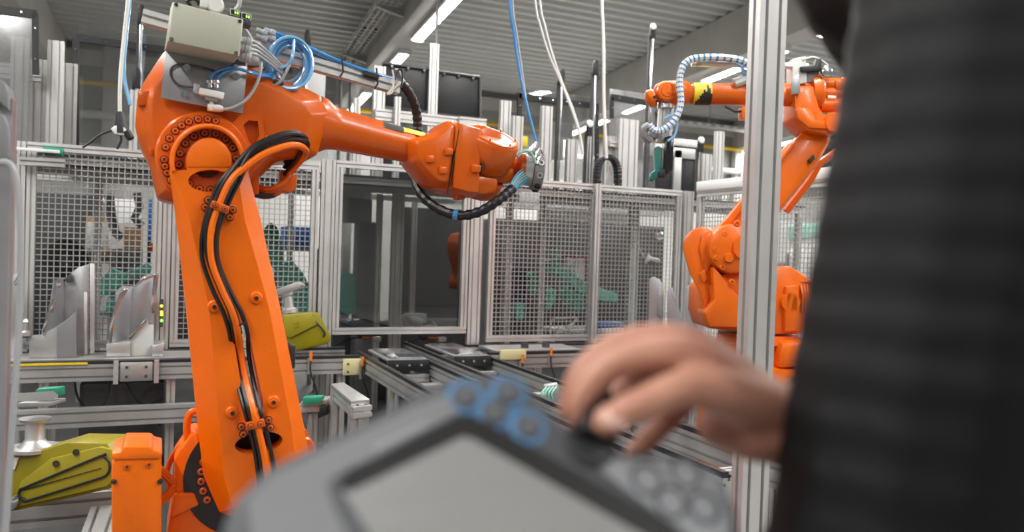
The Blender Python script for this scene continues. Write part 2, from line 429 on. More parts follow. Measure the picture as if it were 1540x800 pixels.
# fence returning toward the front on the right, with a white capping
def panelX(label,X,y0,y1,z0,z1,pitch=.034):
    o = thing('mesh_panel',label,'fence panel',(X,(y0+y1)/2,z0)); c=.045; h=c/2
    B().prof((X,y0,z1-h),(X,y1,z1-h),UZ).build('rail','alu',o); B().prof((X,y0,z0+h),(X,y1,z0+h),UZ).build('rail','alu',o)
    B().prof((X,y0+h,z0+c),(X,y0+h,z1-c),UX).build('stile','alu',o); B().prof((X,y1-h,z0+c),(X,y1-h,z1-c),UX).build('stile','alu',o)
    b=B(); r=.0027; ny=int((y1-y0-2*c)/pitch); nz=int((z1-z0-2*c)/pitch)
    for i in range(1,ny+1):
        y=y0+c+(y1-y0-2*c)*i/(ny+1); b.box((X-r,y-r,z0+c*.8),(X+r,y+r,z1-c*.8))
    for i in range(1,nz+1):
        z=z0+c+(z1-z0-2*c)*i/(nz+1); b.box((X-r*2.2,y0+c*.8,z-r),(X-r*.2,y1-c*.8,z+r))
    b.build('wire_mesh','wire',o,kind='stuff',smooth=False)
    B().box((X-.03,y0,z1),(X+.05,y1,z1+.075)).build('capping','white',o,bevel=.004)
    return o
panelX('wire mesh guard panel with white capping behind the smaller robot',XR+.06,2.75,YF-.05,ZB-.3,ZT)
# near posts of the cell opening
np_ = onX(1150,400,1.45)
o = B().prof((1.475,1.70,0),(1.475,1.70,2.9),UX,2,1,.045).build('door_post','alu',label='tall near aluminium post in front of the smaller robot',cat='post',bevel=0)
lx = onY(-6,420,1.68).x
o = B().prof((lx,1.68,0),(lx,1.68,onY(5,150,1.68).z),UX,1,1,.045).build('door_post','plate_grey',label='blurred near aluminium post at the left cell opening, below a grey cover',cat='post')
g = thing('post_cover','rounded grey cover on top of the near left post','cover',(lx,1.68,onY(5,190,1.68).z))
B().prism(PY([(-30,112),(0,118),(8,124),(13,140),(13,166),(6,160),(-6,150),(-30,148)],1.64),YV*.09).build('shell','mid_grey',g,bevel=.006)
B().prism(PY([(-30,158),(-2,162),(6,172),(14,190),(15,240),(-30,240)],1.645),YV*.08).build('shell','mid_grey',g,bevel=.006)
hz = [onY(-20,560,1.60),onY(13,500,1.60),onY(22,380,1.60),onY(30,420,1.6),onY(24,560,1.6),onY(18,700,1.6),onY(12,830,1.6)]
B().tube(spl([onY(-25,250,1.62),onY(18,250,1.6),onY(30,330,1.6),onY(31,440,1.6),onY(24,560,1.6),onY(16,680,1.6),onY(6,830,1.6)],8),.006,6).build('dangling_cable','grey_hose',label='thin grey cable dangling beside the near left post',cat='cable')

# light strip with green end on the left fence
ls = thing('light_strip','white strip light with a green end block under the left fence rail','lamp',onY(60,235,5.2))
B().hexa(PY([(21,221),(90,226),(90,231),(21,226)],5.17),PY([(21,221),(90,226),(90,231),(21,226)],5.23)).build('diffuser','white',ls,bevel=.004)
B().hexa(PY([(64,220),(95,223),(95,234),(64,231)],5.20),PY([(64,220),(95,223),(95,234),(64,231)],5.28)).build('end_block','green',ls,bevel=.003)
B().prof(onY(30,242,5.2),onY(98,246,5.2),UZ,1,1,.045).build('bar','alu_dull',ls)

# uprights standing up above the fence
UP = [ # px, top py, Y, cells, label
 (31,57,5.6,2,'tall double upright at the far left behind the mesh, before the bright film'),
 (59,90,5.75,2,'shorter upright carrying the left cross rail'),
 (85,62,5.7,2,'tall double upright left of the black edged curtain'),
 (105,96,5.9,2,'shorter double upright touching the black edged curtain'),
 (202,136,5.55,1,'thin upright behind the elbow of the large robot'),
 (537,148,6.0,1,'short upright left of the tall pair above the forearm'),
 (571,100,6.2,2,'tall upright at the left end of the double cross rail'),
 (598,146,6.1,1,'upright just right of the black spiral conduit'),
 (760,152,5.9,2,'tall double upright behind the wrist of the large robot'),
 (778,175,5.75,2,'shorter double upright beside the yellow note'),
 (822,160,5.6,2,'double upright right of the tool flange'),
 (1082,198,6.3,2,'lone upright left of the tall near post'),
 (944,180,5.62,3,'wide triple upright left of the green gripper'),
 (1062,232,5.5,2,'upright right of the green gripper carrying a black pulley'),
 (860,210,5.6,2,'boxy upright between the two thin rods'),
 (884,196,5.62,1,'narrow upright with a round dial'),
 (916,205,5.7,2,'upright behind the black cable chain'),
]
for (px,top,Y,n,lab) in UP: post(px,top,lab,Y=Y,nu=n,c=.045 if n<3 else .06,name='upright',z0=ZP)
# added station frame: its roof plate carries the uprights and shades the station below
sf = thing('added_station_frame','added roof frame on legs behind the mesh fence, carrying uprights and shading the station','frame',(1.2,6.1,0))
fx0,fx1 = fx(-60),5.2
B().box((fx0,5.42,ZP-.012),(fx1,6.75,ZP)).build('shade_roof_plate','machine_dark',sf)
for Y in (5.45,6.2,7.1): B().prof((fx0,Y,ZP-.035),(fx1,Y,ZP-.035),UZ).build('beam','alu',sf)
for X in (fx(250,5.45),fx(490,5.45),fx(716,5.45)+.02,fx(889,5.45),fx1-.05):
    for Y in (5.45,7.1): B().prof((X,Y,0),(X,Y,ZP-.06),UX).build('leg','alu',sf)
# inner uprights seen through the mesh, standing in the next station
for (px,top,Y,n,lab) in [(573,250,6.3,1,'inner upright behind the glazed door pane, left one'),(601,250,6.05,2,'inner double upright behind the glazed door pane'),
    (818,295,5.9,1,'inner upright seen through the right mesh panel beside the green note'),(955,300,5.9,2,'inner double upright seen through the right mesh near the hanging cable'),
    (768,300,5.95,1,'inner upright seen through the right mesh next to its post'),(150,250,6.2,1,'inner upright seen through the left mesh behind the metal shells')]:
    post(px,top,lab,Y=Y,nu=n,name='upright',zt=ZP-.06)
# cross rails
def rail(px0,py0,px1,py1,Y,label,n=1,name='cross_rail',c=.045,m='alu'):
    a = onY(px0,py0,Y); e = onY(px1,py1,Y); e.z = a.z
    return B().prof(a,e,UZ,n,1,c).build(name,m,label=label,cat='rail')
rail(-20,104,62,114,5.65,'double cross rail below the bright film on the left',2)
rail(564,172,704,185,6.15,'upper double cross rail under the black screens, left piece',2)
rail(690,184,730,188,6.1,'short double cross rail end at the right of the black screens',2)
rail(915,216,940,219,5.65,'short cross rail joining the wide triple upright',1)
# rods with black tips
def rod(px,top,bot,Y,label,pulley=False):
    p = onY(px,top,Y); q = V((p.x,Y,ZP+.02))
    o = thing('guide_rod',label,'rod',(p.x,Y,q.z))
    B().cyl(q,(p.x,Y,p.z-.12),.011,10).build('rod','chrome',o)
    B().box((p.x-.026,Y+.012,q.z),(p.x-.008,Y+.03,p.z-.10)).build('guide','dark_grey',o)
    B().prism([V((p.x+dx*.024,Y-.015,p.z-.13+dz)) for dx,dz in ((-1,0),(1,0),(1,.10),(.5,.13),(-.5,.13),(-1,.10))],YV*.03).build('tip','black',o,bevel=.004)
    if pulley: B().cyl((p.x-.012,Y-.035,p.z-.035),(p.x-.012,Y-.015,p.z-.035),.028,16).build('pulley','white',o,bevel=.004)
    B().box((p.x-.03,Y-.02,q.z-.02),(p.x+.03,Y+.03,q.z)).build('foot','dark_grey',o)
rod(845,104,300,5.85,'thin chrome guide rod with black tip beside the white hanging cords')
rod(896,91,300,6.0,'chrome guide rod with grey tip beside the white hanging hose')
rod(982,35,300,5.8,'tallest chrome guide rod with a white pulley near the small robot wrist',True)
rod(887,180,330,5.5,'short guide rod with a white dial left of the cable chain',True)
rod(1054,205,300,5.4,'short guide rod right of the green gripper',True)
rod(213,8,235,6.0,'thin dark guide rod behind the large robot control box')
rod(463,45,250,6.4,'thin dark guide rod behind the blue hose coil')
rod(206,102,240,5.6,'short black tipped rod beside the hanging power plug')
# curtains: clear sheets with black edging
def sheet(name,label,pts,Y,strips,m='plexi',group=None):
    o = thing(name,label,'guard sheet',onY(*pts[-1],Y))
    P = PY(pts,Y); P[2].z = P[3].z = ZP
    B().prism(P,YV*.006).build('sheet',m,o)
    for (x0,y0,x1,y1,wd) in strips:
        a=V(onY(x0,y0,Y)); e=V(onY(x1,y1,Y)); d=(e-a).normalized(); nrm=d.cross(YV).normalized()*wd/2
        B().prism([a+nrm-YV*.012,e+nrm-YV*.012,e-nrm-YV*.012,a-nrm-YV*.012],YV*.025).build('edge_strip','black',o)
        L=(e-a).length; k=int(L/.12)
        for i in range(k):
            c=a+d*(L*(i+.5)/k); B().cyl(c-YV*.018,c-YV*.010,.006,6).build('rivet','chrome',o)
    return o
sheet('film_curtain','crinkled shiny film sheet with black edge strip at the far left',[(-40,16),(50,28),(50,112),(-40,104)],5.5,[(-40,10,56,22,.05),(53,20,54,112,.035)],m='film')
sheet('clear_curtain','clear guard sheet with black edge strips behind the hanging plug',[(117,38),(270,60),(270,238),(117,220)],6.1,[(114,57,262,77,.045),(114,58,114,219,.04)])
sheet('clear_curtain','clear guard sheet above the large robot forearm reflecting the lamps',[(440,82),(543,96),(543,260),(440,250)],6.5,[])
sheet('clear_curtain','clear guard sheet with black top strip between the blue hose and thin rods',[(779,131),(899,148),(899,290),(779,280)],6.2,[(780,144,899,160,.045),(781,140,781,178,.035),(897,160,898,285,.035)])
sheet('clear_curtain','clear guard sheet with black top strip left of the smaller robot wrist',[(917,133),(985,143),(985,295),(917,288)],6.0,[(919,146,985,157,.05),(920,147,920,178,.03)],m='film')
# black screens above the door
def screen(label,pts,Y):
    o = thing('black_screen',label,'screen',onY(*pts[-1],Y)); B().prism(PY(pts,Y),YV*.05).build('board','black',o,bevel=.003)
    (x0,y0),(x1,y1),(x2,y2),(x3,y3)=pts
    for (a,e) in (((x0,y0),(x1,y1)),((x1,y1),(x2,y2))):
        p=onY(*a,Y-.01); q=onY(*e,Y-.01); B().tube([p,q],.012,6).build('trim','dark_grey',o)
    for k in range(3):
        t=(k+.5)/3; p=onY(x0+(x1-x0)*t,y0+(y1-y0)*t+3,Y-.012); B().cyl(p,p-YV*.01,.012,8).build('rivet','chrome',o)
    return o
screen('matt black screen panel left of its central post above the door',[(577,95),(650,105),(650,166),(577,158)],6.522)
screen('matt black screen panel right of its central post above the door',[(657,107),(722,116),(722,176),(657,168)],6.522)
post(653,66,'central bright post between the two black screens',Y=6.5,nu=2,name='upright',c=.04,z0=ZP)
p=onY(656,66,6.5); B().cyl(p,V((p.x,6.5,roofz(6.5))),.012,8).build('hanging_rod','chrome',label='thin rod hanging from the roof onto the central screen post',cat='rod')
# black cabinet behind right
def pxbox(name,label,cat,x0,y0,x1,y1,Y,dep,m,bevel=.004,group=None,parent=None):
    a=onY(x0,y1,Y); e=onY(x1,y0,Y)
    if name in ('machine_cabinet','machine_column','pale_cabinet') and a.z<1.5: a.z=0
    if cat and e.z>1.73 and a.z<1.5: e.z=1.70
    if cat and Y<7 and a.z>1.62 and a.z<1.9 and e.z>1.9 and 'notice' not in name and 'note' not in name: a.z=ZP
    return B().box((a.x,Y,a.z),(e.x,Y+dep,e.z)).build(name,m,parent,bevel=bevel,label=label,cat=cat,group=group)
bc = thing('black_cabinet','black panelled cabinet behind the green gripper','cabinet',onY(1010,300,6.4))
pxbox('panel',None,None,975,233,1012,300,6.3,.04,'black',parent=bc)
pxbox('panel',None,None,1026,236,1046,300,6.3,.04,'black',parent=bc)
pxbox('stile',None,None,1012,226,1026,300,6.28,.06,'alu',parent=bc)
pxbox('stile',None,None,1046,222,1053,300,6.28,.06,'alu',parent=bc)
pxbox('top_rail',None,None,972,222,1053,233,6.28,.06,'alu',parent=bc)
pxbox('top_rail',None,None,1008,212,1058,221.5,6.28,.06,'alu',parent=bc)
# black board as the shade of an opening below the double cross rail
pxbox('opening_shade','wide black board standing in for the dark opening under the double cross rail','screen',578,180,700,243,6.9,.05,'black').location.z=ZP
# cable drag chain arch
g = thing('drag_chain','black cable drag chain arched above the right mesh fence','cable chain',onY(913,285,5.4))
pp=[(898,284),(898,262),(900,248),(906,239),(914,236),(922,239),(927,248),(929,262),(929,284)]
P=spl([onY(x,y,5.45) for x,y in pp],3)
for i in range(len(P)-1):
    d=(P[i+1]-P[i]); c=(P[i]+P[i+1])/2
    B().obox(c,(d,YV,d.cross(YV)),(d.length*.46,.035,.019)).build('link','black',g,bevel=.003)
B().tube([onY(908,284,5.47),onY(916,250,5.47),onY(924,284,5.47)],.006,5).build('brace','white_hose',g)
# hanging cords
def hang(name,label,pts,Y,r,m,n=7):
    P=[onY(x,y,Y) for x,y in pts]
    if pts[0][1]<0:
        d=P[0]-P[1]; d.x*=.5; P=[P[0]+d*((roofz(Y)-P[0].z)/d.z)]+[P[0]+d*((roofz(Y)-P[0].z)/d.z*.5)]+P
    return B().tube(spl(P,6),r,n).build(name,m,label=label,cat='hose')
hang('hanging_hose','thick white hose with blue strand hanging from the roof at left',[(193,-20),(190,20),(186,60),(182,100),(180,140),(180,168)],4.6,.010,'white_hose')
hang('hanging_hose','thin blue air hose hanging beside the white hose at left',[(196,-20),(193,20),(189,60),(186,100),(188,125),(196,158)],4.65,.010,'blue_clear')
hang('hanging_hose','bright blue air hose hanging behind the wrist of the large robot',[(766,-10),(773,50),(782,110),(794,165),(803,200),(808,222)],5.0,.010,'blue_hose')
hang('hanging_hose','clear grey hose hanging right beside the bright blue air hose',[(770,-10),(777,50),(785,105),(791,150)],5.05,.008,'grey_hose')
hang('hanging_hose','left of two thin white hoses hanging from the roof above the rods',[(804,-10),(813,40),(827,85),(842,120),(858,160),(870,195),(876,225)],5.2,.008,'white_hose')
hang('hanging_hose','right of two thin white hoses hanging from the roof above the rods',[(811,-10),(820,40),(832,85),(848,130),(862,165),(872,200),(877,232)],5.25,.008,'white_hose')
hang('hanging_hose','white wrapped hose hanging from the roof near the tallest guide rod',[(905,-10),(907,40),(908,90),(908,140),(910,200),(912,238)],5.2,.013,'white_hose')
# power plug on the hanging cable
g = thing('power_plug','hanging black and white power coupling behind the large robot elbow','plug',onY(180,215,4.6))
B().lathe(onY(180,168,4.6),onY(181,195,4.6)-onY(180,168,4.6),[(0,.016),(.02,.02),(.09,.026),(.11,.026)],12).build('handle','black',g)
B().prism(PY([(166,193),(174,188),(186,190),(192,198),(186,204),(172,202)],4.58),YV*.05).build('body','white_hose',g,bevel=.006)
B().lathe(onY(190,197,4.59),V((.6,0,-1)),[(0,.02),(.04,.02),(.05,.012)],10).build('socket','black',g)
B().tube(spl(PY([(168,196),(150,203),(136,214),(124,222)],4.6),6),.006,6).build('cord','black',g)
B().tube(spl(PY([(182,203),(182,212),(176,224)],4.6),6),.006,6).build('cord','black',g)

# ================================================================== conveyors and tables
ZV = .65
XL = [1.17,1.48,1.61,1.91]
def conveyor_x(label,x0,x1,legs,yellow=None):
    o = thing('cross_conveyor',label,'conveyor',((x0+x1)/2,5.0,0))
    for Y in (4.80,5.22):
        B().prof((x0,Y,ZV-.06),(x1,Y,ZV-.06),UZ,2,1).build('beam','alu_dull',o)
        B().box((x0,Y-.022,ZV-.013),(x1,Y+.022,ZV+.002)).build('guide_strip','black',o)
    for x in legs:
        for Y in (4.83,5.19): B().prof((x,Y,0),(x,Y,ZV-.105),UX).build('leg','alu',o)
        B().prof((x,4.86,ZV-.08),(x,5.16,ZV-.08),UZ).build('cross_bar','alu',o)
    return o
xl0 = onY(-40,540,4.8).x
cv = conveyor_x('cross conveyor table with long front beam carrying the sheet metal shells',xl0,XL[0]-.05,[onY(66,540,4.8).x,onY(258,540,4.8).x,.62,1.02])
B().box((xl0,4.86,ZV-.012),(.75,5.18,ZV+.001)).build('table_plate','alu_fine',cv)
B().box((xl0,4.77,ZV-.014),(onY(132,540,4.78).x,4.778,ZV-.003)).build('yellow_strip','yellow',cv)
a=onY(181,545,4.775); e=onY(229,572,4.775)
jp=B().box((a.x,4.765,e.z),(e.x,4.777,a.z)).build('joint_plate','alu_fine',cv,bevel=.002)
for fxx in (.2,.8):
    for fz in (.25,.75): B().cyl((a.x+(e.x-a.x)*fxx,4.766,e.z+(a.z-e.z)*fz),(a.x+(e.x-a.x)*fxx,4.758,e.z+(a.z-e.z)*fz),.008,8).build('bolt','dark_grey',jp)
for x in (a.x-.02,e.x+.02): B().box((x-.012,4.755,e.z-.012),(x+.012,4.777,a.z+.01)).build('end_bar','alu',cv)
a=onY(516,540,4.77); e=onY(551,563,4.77)
yp=B().box((a.x,4.762,e.z),(e.x,4.777,a.z+.0)).build('cream_plate','cream',cv,bevel=.002,label='cream yellow cover plate')
for q in ((.2,.3),(.2,.8),(.85,.8)): B().cyl((a.x+(e.x-a.x)*q[0],4.763,a.z+(e.z-a.z)*q[1]),(a.x+(e.x-a.x)*q[0],4.756,a.z+(e.z-a.z)*q[1]),.007,8).build('bolt','dark_grey',yp)
cr = conveyor_x('cross conveyor running right in front of the wide mesh panel',XL[3]+.06,3.75,[2.3,3.0,3.6])
B().box((2.05,4.86,ZV-.012),(2.7,5.18,ZV+.001)).build('table_plate','alu_fine',cr)
for k,(pa,ya) in enumerate(((768,517),(797,516))):
    p=onZ(pa,ya,ZV); B().box((p.x-.02,4.98,ZV),(p.x+.02,5.02,ZV+.035)).build('stop_block','dark_grey',cr)
# lanes running toward the viewer
def lane(label,x0,x1,y0,y1):
    o = thing('conveyor_lane',label,'conveyor',((x0+x1)/2,(y0+y1)/2,0))
    for x,s in ((x0,1),(x1,-1)):
        B().prof((x,y0,ZV-.06),(x,y1,ZV-.06),UZ,2,1).build('beam','alu_dull',o)
        B().box((x-.024,y0,ZV-.014),(x-.002,y1,ZV+.004)).build('guide_strip','black',o)
        B().box((x+.004,y0,ZV-.014),(x+.020,y1,ZV-.006)).build('belt','dark_grey',o)
    y=y0+.25
    while y<y1:
        B().prof((x0+.03,y,ZV-.09),(x1-.03,y,ZV-.09),UZ).build('cross_bar','alu',o); y+=.75
    y=y0+.15
    while y<y1:
        for x in (x0,x1): B().prof((x,y,0),(x,y,ZV-.105),UX).build('leg','alu',o)
        y+=1.05
    return o
lane('left conveyor lane running toward the operator under the glazed door',XL[0],XL[1],1.95,4.95)
lane('right conveyor lane running toward the operator under the glazed door',XL[2],XL[3],1.95,5.45)
def carrier(label,x0,x1,y0,y1,m='plexi'):
    o = thing('pallet_carrier',label,'pallet',((x0+x1)/2,(y0+y1)/2,ZV+.005))
    B().box((x0,y0,ZV+.005),(x1,y1,ZV+.018)).build('plate','mid_grey',o,bevel=.003)
    B().box((x0,y0-.03,ZV-.045),(x1,y0-.002,ZV+.018)).build('front_block','black',o,bevel=.003)
    for k in (.2,.5,.8): B().cyl((x0+(x1-x0)*k,y0-.031,ZV-.012),(x0+(x1-x0)*k,y0-.036,ZV-.012),.007,8).build('bolt','alu_fine',o)
    B().box((x0+.02,y0+.02,ZV+.018),(x1-.02,y1-.02,ZV+.026)).build('cover','steel',o,bevel=.002)
    return o
carrier('dark steel pallet carrier on the left conveyor lane',XL[0]+.035,XL[1]-.035,4.45,4.93)
carrier('dark steel pallet carrier on the right conveyor lane',XL[2]+.035,XL[3]-.035,4.55,5.15)
B().prof((XL[0]+.04,4.15,ZV-.10),(XL[1]-.04,4.15,ZV-.10),UZ,1,2).build('cross_bridge','alu_fine',label='pale cross bridge between the rails of the left lane',cat='bridge')
# small sensors with orange plugs
def sensor(label,px,py,Y,zdrop,side=1):
    p=onY(px,py,Y); o=thing('sensor_plug',label,'sensor',(p.x,Y,p.z-.05))
    B().box((p.x-.012,Y-.006,p.z-.10),(p.x+.012,Y+.006,p.z-.005)).build('bracket','alu_fine',o)
    B().cyl((p.x+.004,Y-.012,p.z-.02),(p.x+.004,Y-.012,p.z+.035),.009,8).build('plug','orange_plug',o)
    B().tube(spl([(p.x+.004,Y-.012,p.z-.02),(p.x+.005,Y-.02,p.z-.09),(p.x+.04*side,Y-.03,p.z-.2),(p.x+.06*side,Y-.02,p.z-zdrop)],6),.005,6).build('cord','black',o)
sensor('orange sensor plug on the beam right of the large robot lower arm',466,537,4.7705,.36)
sensor('orange sensor plug at the corner of the left conveyor lane',544,545,4.755,.38)
sensor('orange sensor plug on the right cross conveyor near the hand',827,530,4.7705,.3)
sensor('orange sensor plug beside the cream plate of the right cross conveyor',784,541,4.748,.2,-1)
for px,lab in ((566,'small silver stop sensor under the door, left one'),(664,'small silver stop sensor under the door, right one')):
    p=onZ(px,513,ZV+.01); o=thing('stop_sensor',lab,'sensor',(p.x,p.y,ZV+.0))
    B().box((p.x-.03,p.y-.02,ZV+.0065),(p.x+.03,p.y+.02,ZV+.04)).build('body','alu_fine',o,bevel=.004)
    B().cyl((p.x-.03,p.y,ZV+.03),(p.x-.10,p.y,ZV+.035),.008,8).build('plug','orange_plug',o)
    B().tube(spl([(p.x-.10,p.y,ZV+.035),(p.x-.18,p.y-.01,ZV+.03),(p.x-.28,p.y-.03,ZV-.01)],5),.005,6).build('cord','black',o)
a=onY(752,526,4.77); e=onY(790,533,4.77)
B().box((a.x,4.755,e.z-.03),(e.x,4.777,a.z)).build('cover_plate','cream',bevel=.002,label='cream cover plate at the start of the right cross conveyor',cat='plate')
# valve unit beside the right lane
g=thing('valve_unit','silver valve unit with teal hoses beside the right conveyor lane','valve',at(826,600,3.9)-UZ*.06)
B().prism(PT([(818,580),(838,577),(842,585),(840,606),(820,606)],3.9),fw*.06).build('body','alu_fine',g,bevel=.004)
for k in range(4): B().tube(spl([at(822+k*5,582,3.89),at(815+k*5,592,3.86),at(818+k*5,606,3.87),at(826+k*4,616,3.9)],5),.005,6).build('hose','teal_pale',g)
# profile stand right of the robot
g=thing('profile_stand','aluminium profile stand with slotted cover plate right of the large robot','stand',(0.93,3.9,0))
q=[onZ(497,577,ZV-.03),onZ(517,575,ZV-.03),onZ(556,600,ZV-.03),onZ(528,603,ZV-.03)]
B().prism(q,-UZ*.02).build('cover_plate','alu_fine',g,bevel=.002)
for (p,d) in ((q[0],V((.03,-.03,0))),(q[2],V((-.03,.03,0))),(q[3],V((.03,.03,0)))):
    B().prof(V((p.x,p.y,0))+d,V((p.x,p.y,ZV-.05))+d,UX,1,1,.06).build('leg','alu',g)
m=(q[2]+q[3])/2; B().prof(V((m.x,m.y+.03,0)),V((m.x,m.y+.03,ZV-.055)),UX,1,1,.045).build('leg','alu',g)
B().prof(q[0]-UZ*.05+V((.03,0,0)),q[3]-UZ*.05+V((.03,0,0)),UZ,1,1,.05).build('rail','alu',g); B().prof(q[3]-UZ*.05,q[2]-UZ*.05,UZ,1,1,.05).build('rail','alu',g)
g=thing('linear_slide','silver linear slide carrying a green block right of the large robot','slide',at(480,628,4.0))
B().prism(PT([(430,612),(492,609),(492,619),(430,622)],4.0),fw*.10).build('rail','alu',g,bevel=.003)
B().prism(PT([(452,604),(492,601),(492,609),(452,612)],3.98),fw*.12).build('carriage','alu_fine',g,bevel=.003)
B().prism(PT([(455,598),(483,597),(483,607),(455,608)],3.96),fw*.07).build('green_block','green',g,bevel=.003)
B().prism(PT([(480,612),(492,610),(492,624),(480,628)],3.95),fw*.06).build('clamp','black',g,bevel=.003)
B().prof(at(470,621,4.05),V((at(470,621,4.05).x,at(470,621,4.05).y,0)),UX,1,1,.045).build('leg','alu',g)
# beams low on the left
b0=onY(20,632,4.75); b1=onY(318,632,4.75); b1.z=b0.z
B().prof(b0,b1,UZ,2,1,.05).build('floor_beam','alu_dull',label='dull aluminium beam under the cross conveyor on the left',cat='beam')
b0=onY(-20,774,3.55); b1=onY(190,762,3.55)
B().prof(b0,V((b1.x,3.55,b0.z)),UZ,2,1,.06).build('floor_beam','alu_dull',label='ribbed aluminium beam under the yellow gripper tool',cat='beam')
B().prof(at(140,830,2.6),at(160,770,2.9),UX,2,1,.05).build('floor_beam','alu_dull',label='short aluminium beam end pointing up beside the orange motor cover',cat='beam')
# cables hanging under the table
for k,(pts,lab) in enumerate(((((110,545),(118,600),(150,622),(200,618),(245,598)),'long black cable sagging under the left table'),(((188,570),(205,600),(225,612),(240,640)),'black cable dropping behind the leg of the left table'),(((165,572),(160,600),(150,612)),'short black cable with plug under the front beam'))):
    B().tube(spl([onY(x,y,4.9-.035*k) for x,y in pts],6),.006,6).build('black_cable','black',label=lab,cat='cable')
hang('blue_cable','blue cable bunch hanging behind the leg of the left table',[(222,575),(218,600),(226,625)],5.0,.012,'navy')
o=B().box((onY(120,575,4.95).x,4.95,0),(onY(246,575,4.95).x,5.14,.50)).build('dark_cabinet','dark_grey',bevel=.005,label='dark cabinet standing under the left table',cat='cabinet')

# ------------------------------------------------------------------ sheet metal shells on the left table
def shell(name,label,parts,base):
    o=thing(name,label,'sheet metal',base)
    for (nm,pts,Y0,vec,m,bv) in parts:
        P=[onY(x,y,Y0+(dy[0] if dy else 0)) for (x,y,*dy) in pts]
        for p,q in zip(P,pts):
            if q[1]>=498 and nm in ('back_sheet','front_sheet','upright','foot','dark_sheet') and q[1]>=max(k[1] for k in pts)-4: p.z=ZV+.003
        B().prism(P,vec).build(nm,m,o,bevel=bv)
    return o
T=V((0,.004,0)); 
s1=shell('metal_shell','curved sheet metal shell pair standing on the left table',[
 ('back_sheet',[(97,425),(106,411),(118,402),(134,397),(134,532),(97,532)],5.12,T,'sheet_steel',.001),
 ('side_sheet',[(97,425,0),(94,421,-.05),(80,422,-.14),(75,455,-.16),(62,502,-.20),(86,502,-.10),(97,494,0)],5.12,T,'sheet_steel',.001),
 ('front_sheet',[(44,505),(62,503),(86,491),(104,478),(115,467),(115,533),(44,533)],4.95,T,'alu_dull',.001),
 ('dark_sheet',[(86,492),(104,479),(114,468),(114,532),(86,532)],4.944,T,'mid_grey',.001),
 ('bright_rim',[(62,500),(67,500),(76,470),(71,470)],4.93,V((0,.03,0)),'chrome',.002),
 ('bright_rim',[(74,470),(79,470),(84,450),(79,448)],4.93,V((0,.03,0)),'chrome',.002),
 ('bright_rim',[(80,421),(96,419),(92,430),(88,434)],4.95,V((0,.03,0)),'chrome',.002),
 ('upright',[(126,440),(131,440),(131,530),(126,530)],5.05,V((0,.03,0)),'alu',.002),
 ('upright',[(135,396),(142,397),(142,528),(135,528)],5.08,V((0,.03,0)),'alu',.002),
 ('clamp_bar',[(97,420),(107,410),(110,424),(100,425)],5.08,V((0,.02,0)),'dark_grey',.001),
 ],onY(95,532,5.0))
s2=shell('metal_shell','curved sheet metal shell pair standing on the left table beside the lit status lamps',[
 ('back_sheet',[(201,430),(216,417),(230,412),(229,480),(214,492),(196,512)],5.12,T,'sheet_steel',.001),
 ('side_sheet',[(201,430,0),(196,436,-.03),(192,434,-.05),(182,441,-.12),(175,459,-.15),(167,488,-.18),(166,516,-.18),(190,514,-.05),(197,508,0)],5.12,T,'sheet_steel',.001),
 ('bright_rim',[(164,516),(168,516),(172,480),(182,455),(193,436),(190,433),(180,441),(173,458),(165,487)],4.92,V((0,.02,0)),'chrome',.002),
 ('bright_rim',[(201,430),(216,418),(231,413),(230,417),(217,422),(202,433)],5.0,V((0,.03,0)),'chrome',.002),
 ('bright_rim',[(231,413),(239,412),(232,471),(226,471)],5.0,V((0,.04,0)),'chrome',.002),
 ('front_sheet',[(192,511),(206,494),(219,483),(224,488),(231,489),(231,531),(192,531)],4.95,T,'offwhite',.001),
 ('bright_rim',[(191,509),(205,494),(219,480),(222,484),(208,497),(196,511)],4.93,V((0,.02,0)),'chrome',.002),
 ('foot',[(160,517),(196,514),(196,531),(160,531)],4.93,V((0,.12,0)),'alu_fine',.003),
 ('foot',[(229,520),(248,516),(244,532),(229,532)],4.9,V((0,.2,0)),'alu_fine',.003),
 ],onY(200,532,5.0))
s0=shell('metal_shell','partly hidden sheet metal shell behind the near left post',[
 ('back_sheet',[(2,430),(18,415),(34,405),(34,530),(2,530)],5.1,T,'sheet_steel',.001),
 ('bright_rim',[(20,425),(33,406),(34,412),(23,430)],5.05,V((0,.03,0)),'chrome',.002)],onY(20,532,5.0))
g=thing('status_lamps','row of yellow and green status lamps on the left fence post','lamps',onY(243,490,5.2))
B().box(V(onY(240,492,5.22)),V(onY(246,450,5.22))+YV*.03).build('housing','dark_grey',g)
for y,m in ((460,'led_yellow'),(469,'led_yellow'),(473,'led_yellow'),(482,'led_green')):
    c=onY(243,y,5.215); B().cyl(c,c-YV*.01,.008,8).build('lamp',m,g)
g=thing('small_clamp','small silver toggle clamp at the foot of the left metal shell','clamp',onY(38,505,4.95))
B().lathe(onY(38,505,4.95),UZ,[(0,.03),(.02,.03),(.03,.012),(.07,.012),(.075,.018),(.09,.012)],12).build('body','alu_fine',g)
B().box(V(onY(33,508,4.93)),V(onY(43,503,4.93))+YV*.03).build('base','dark_grey',g)
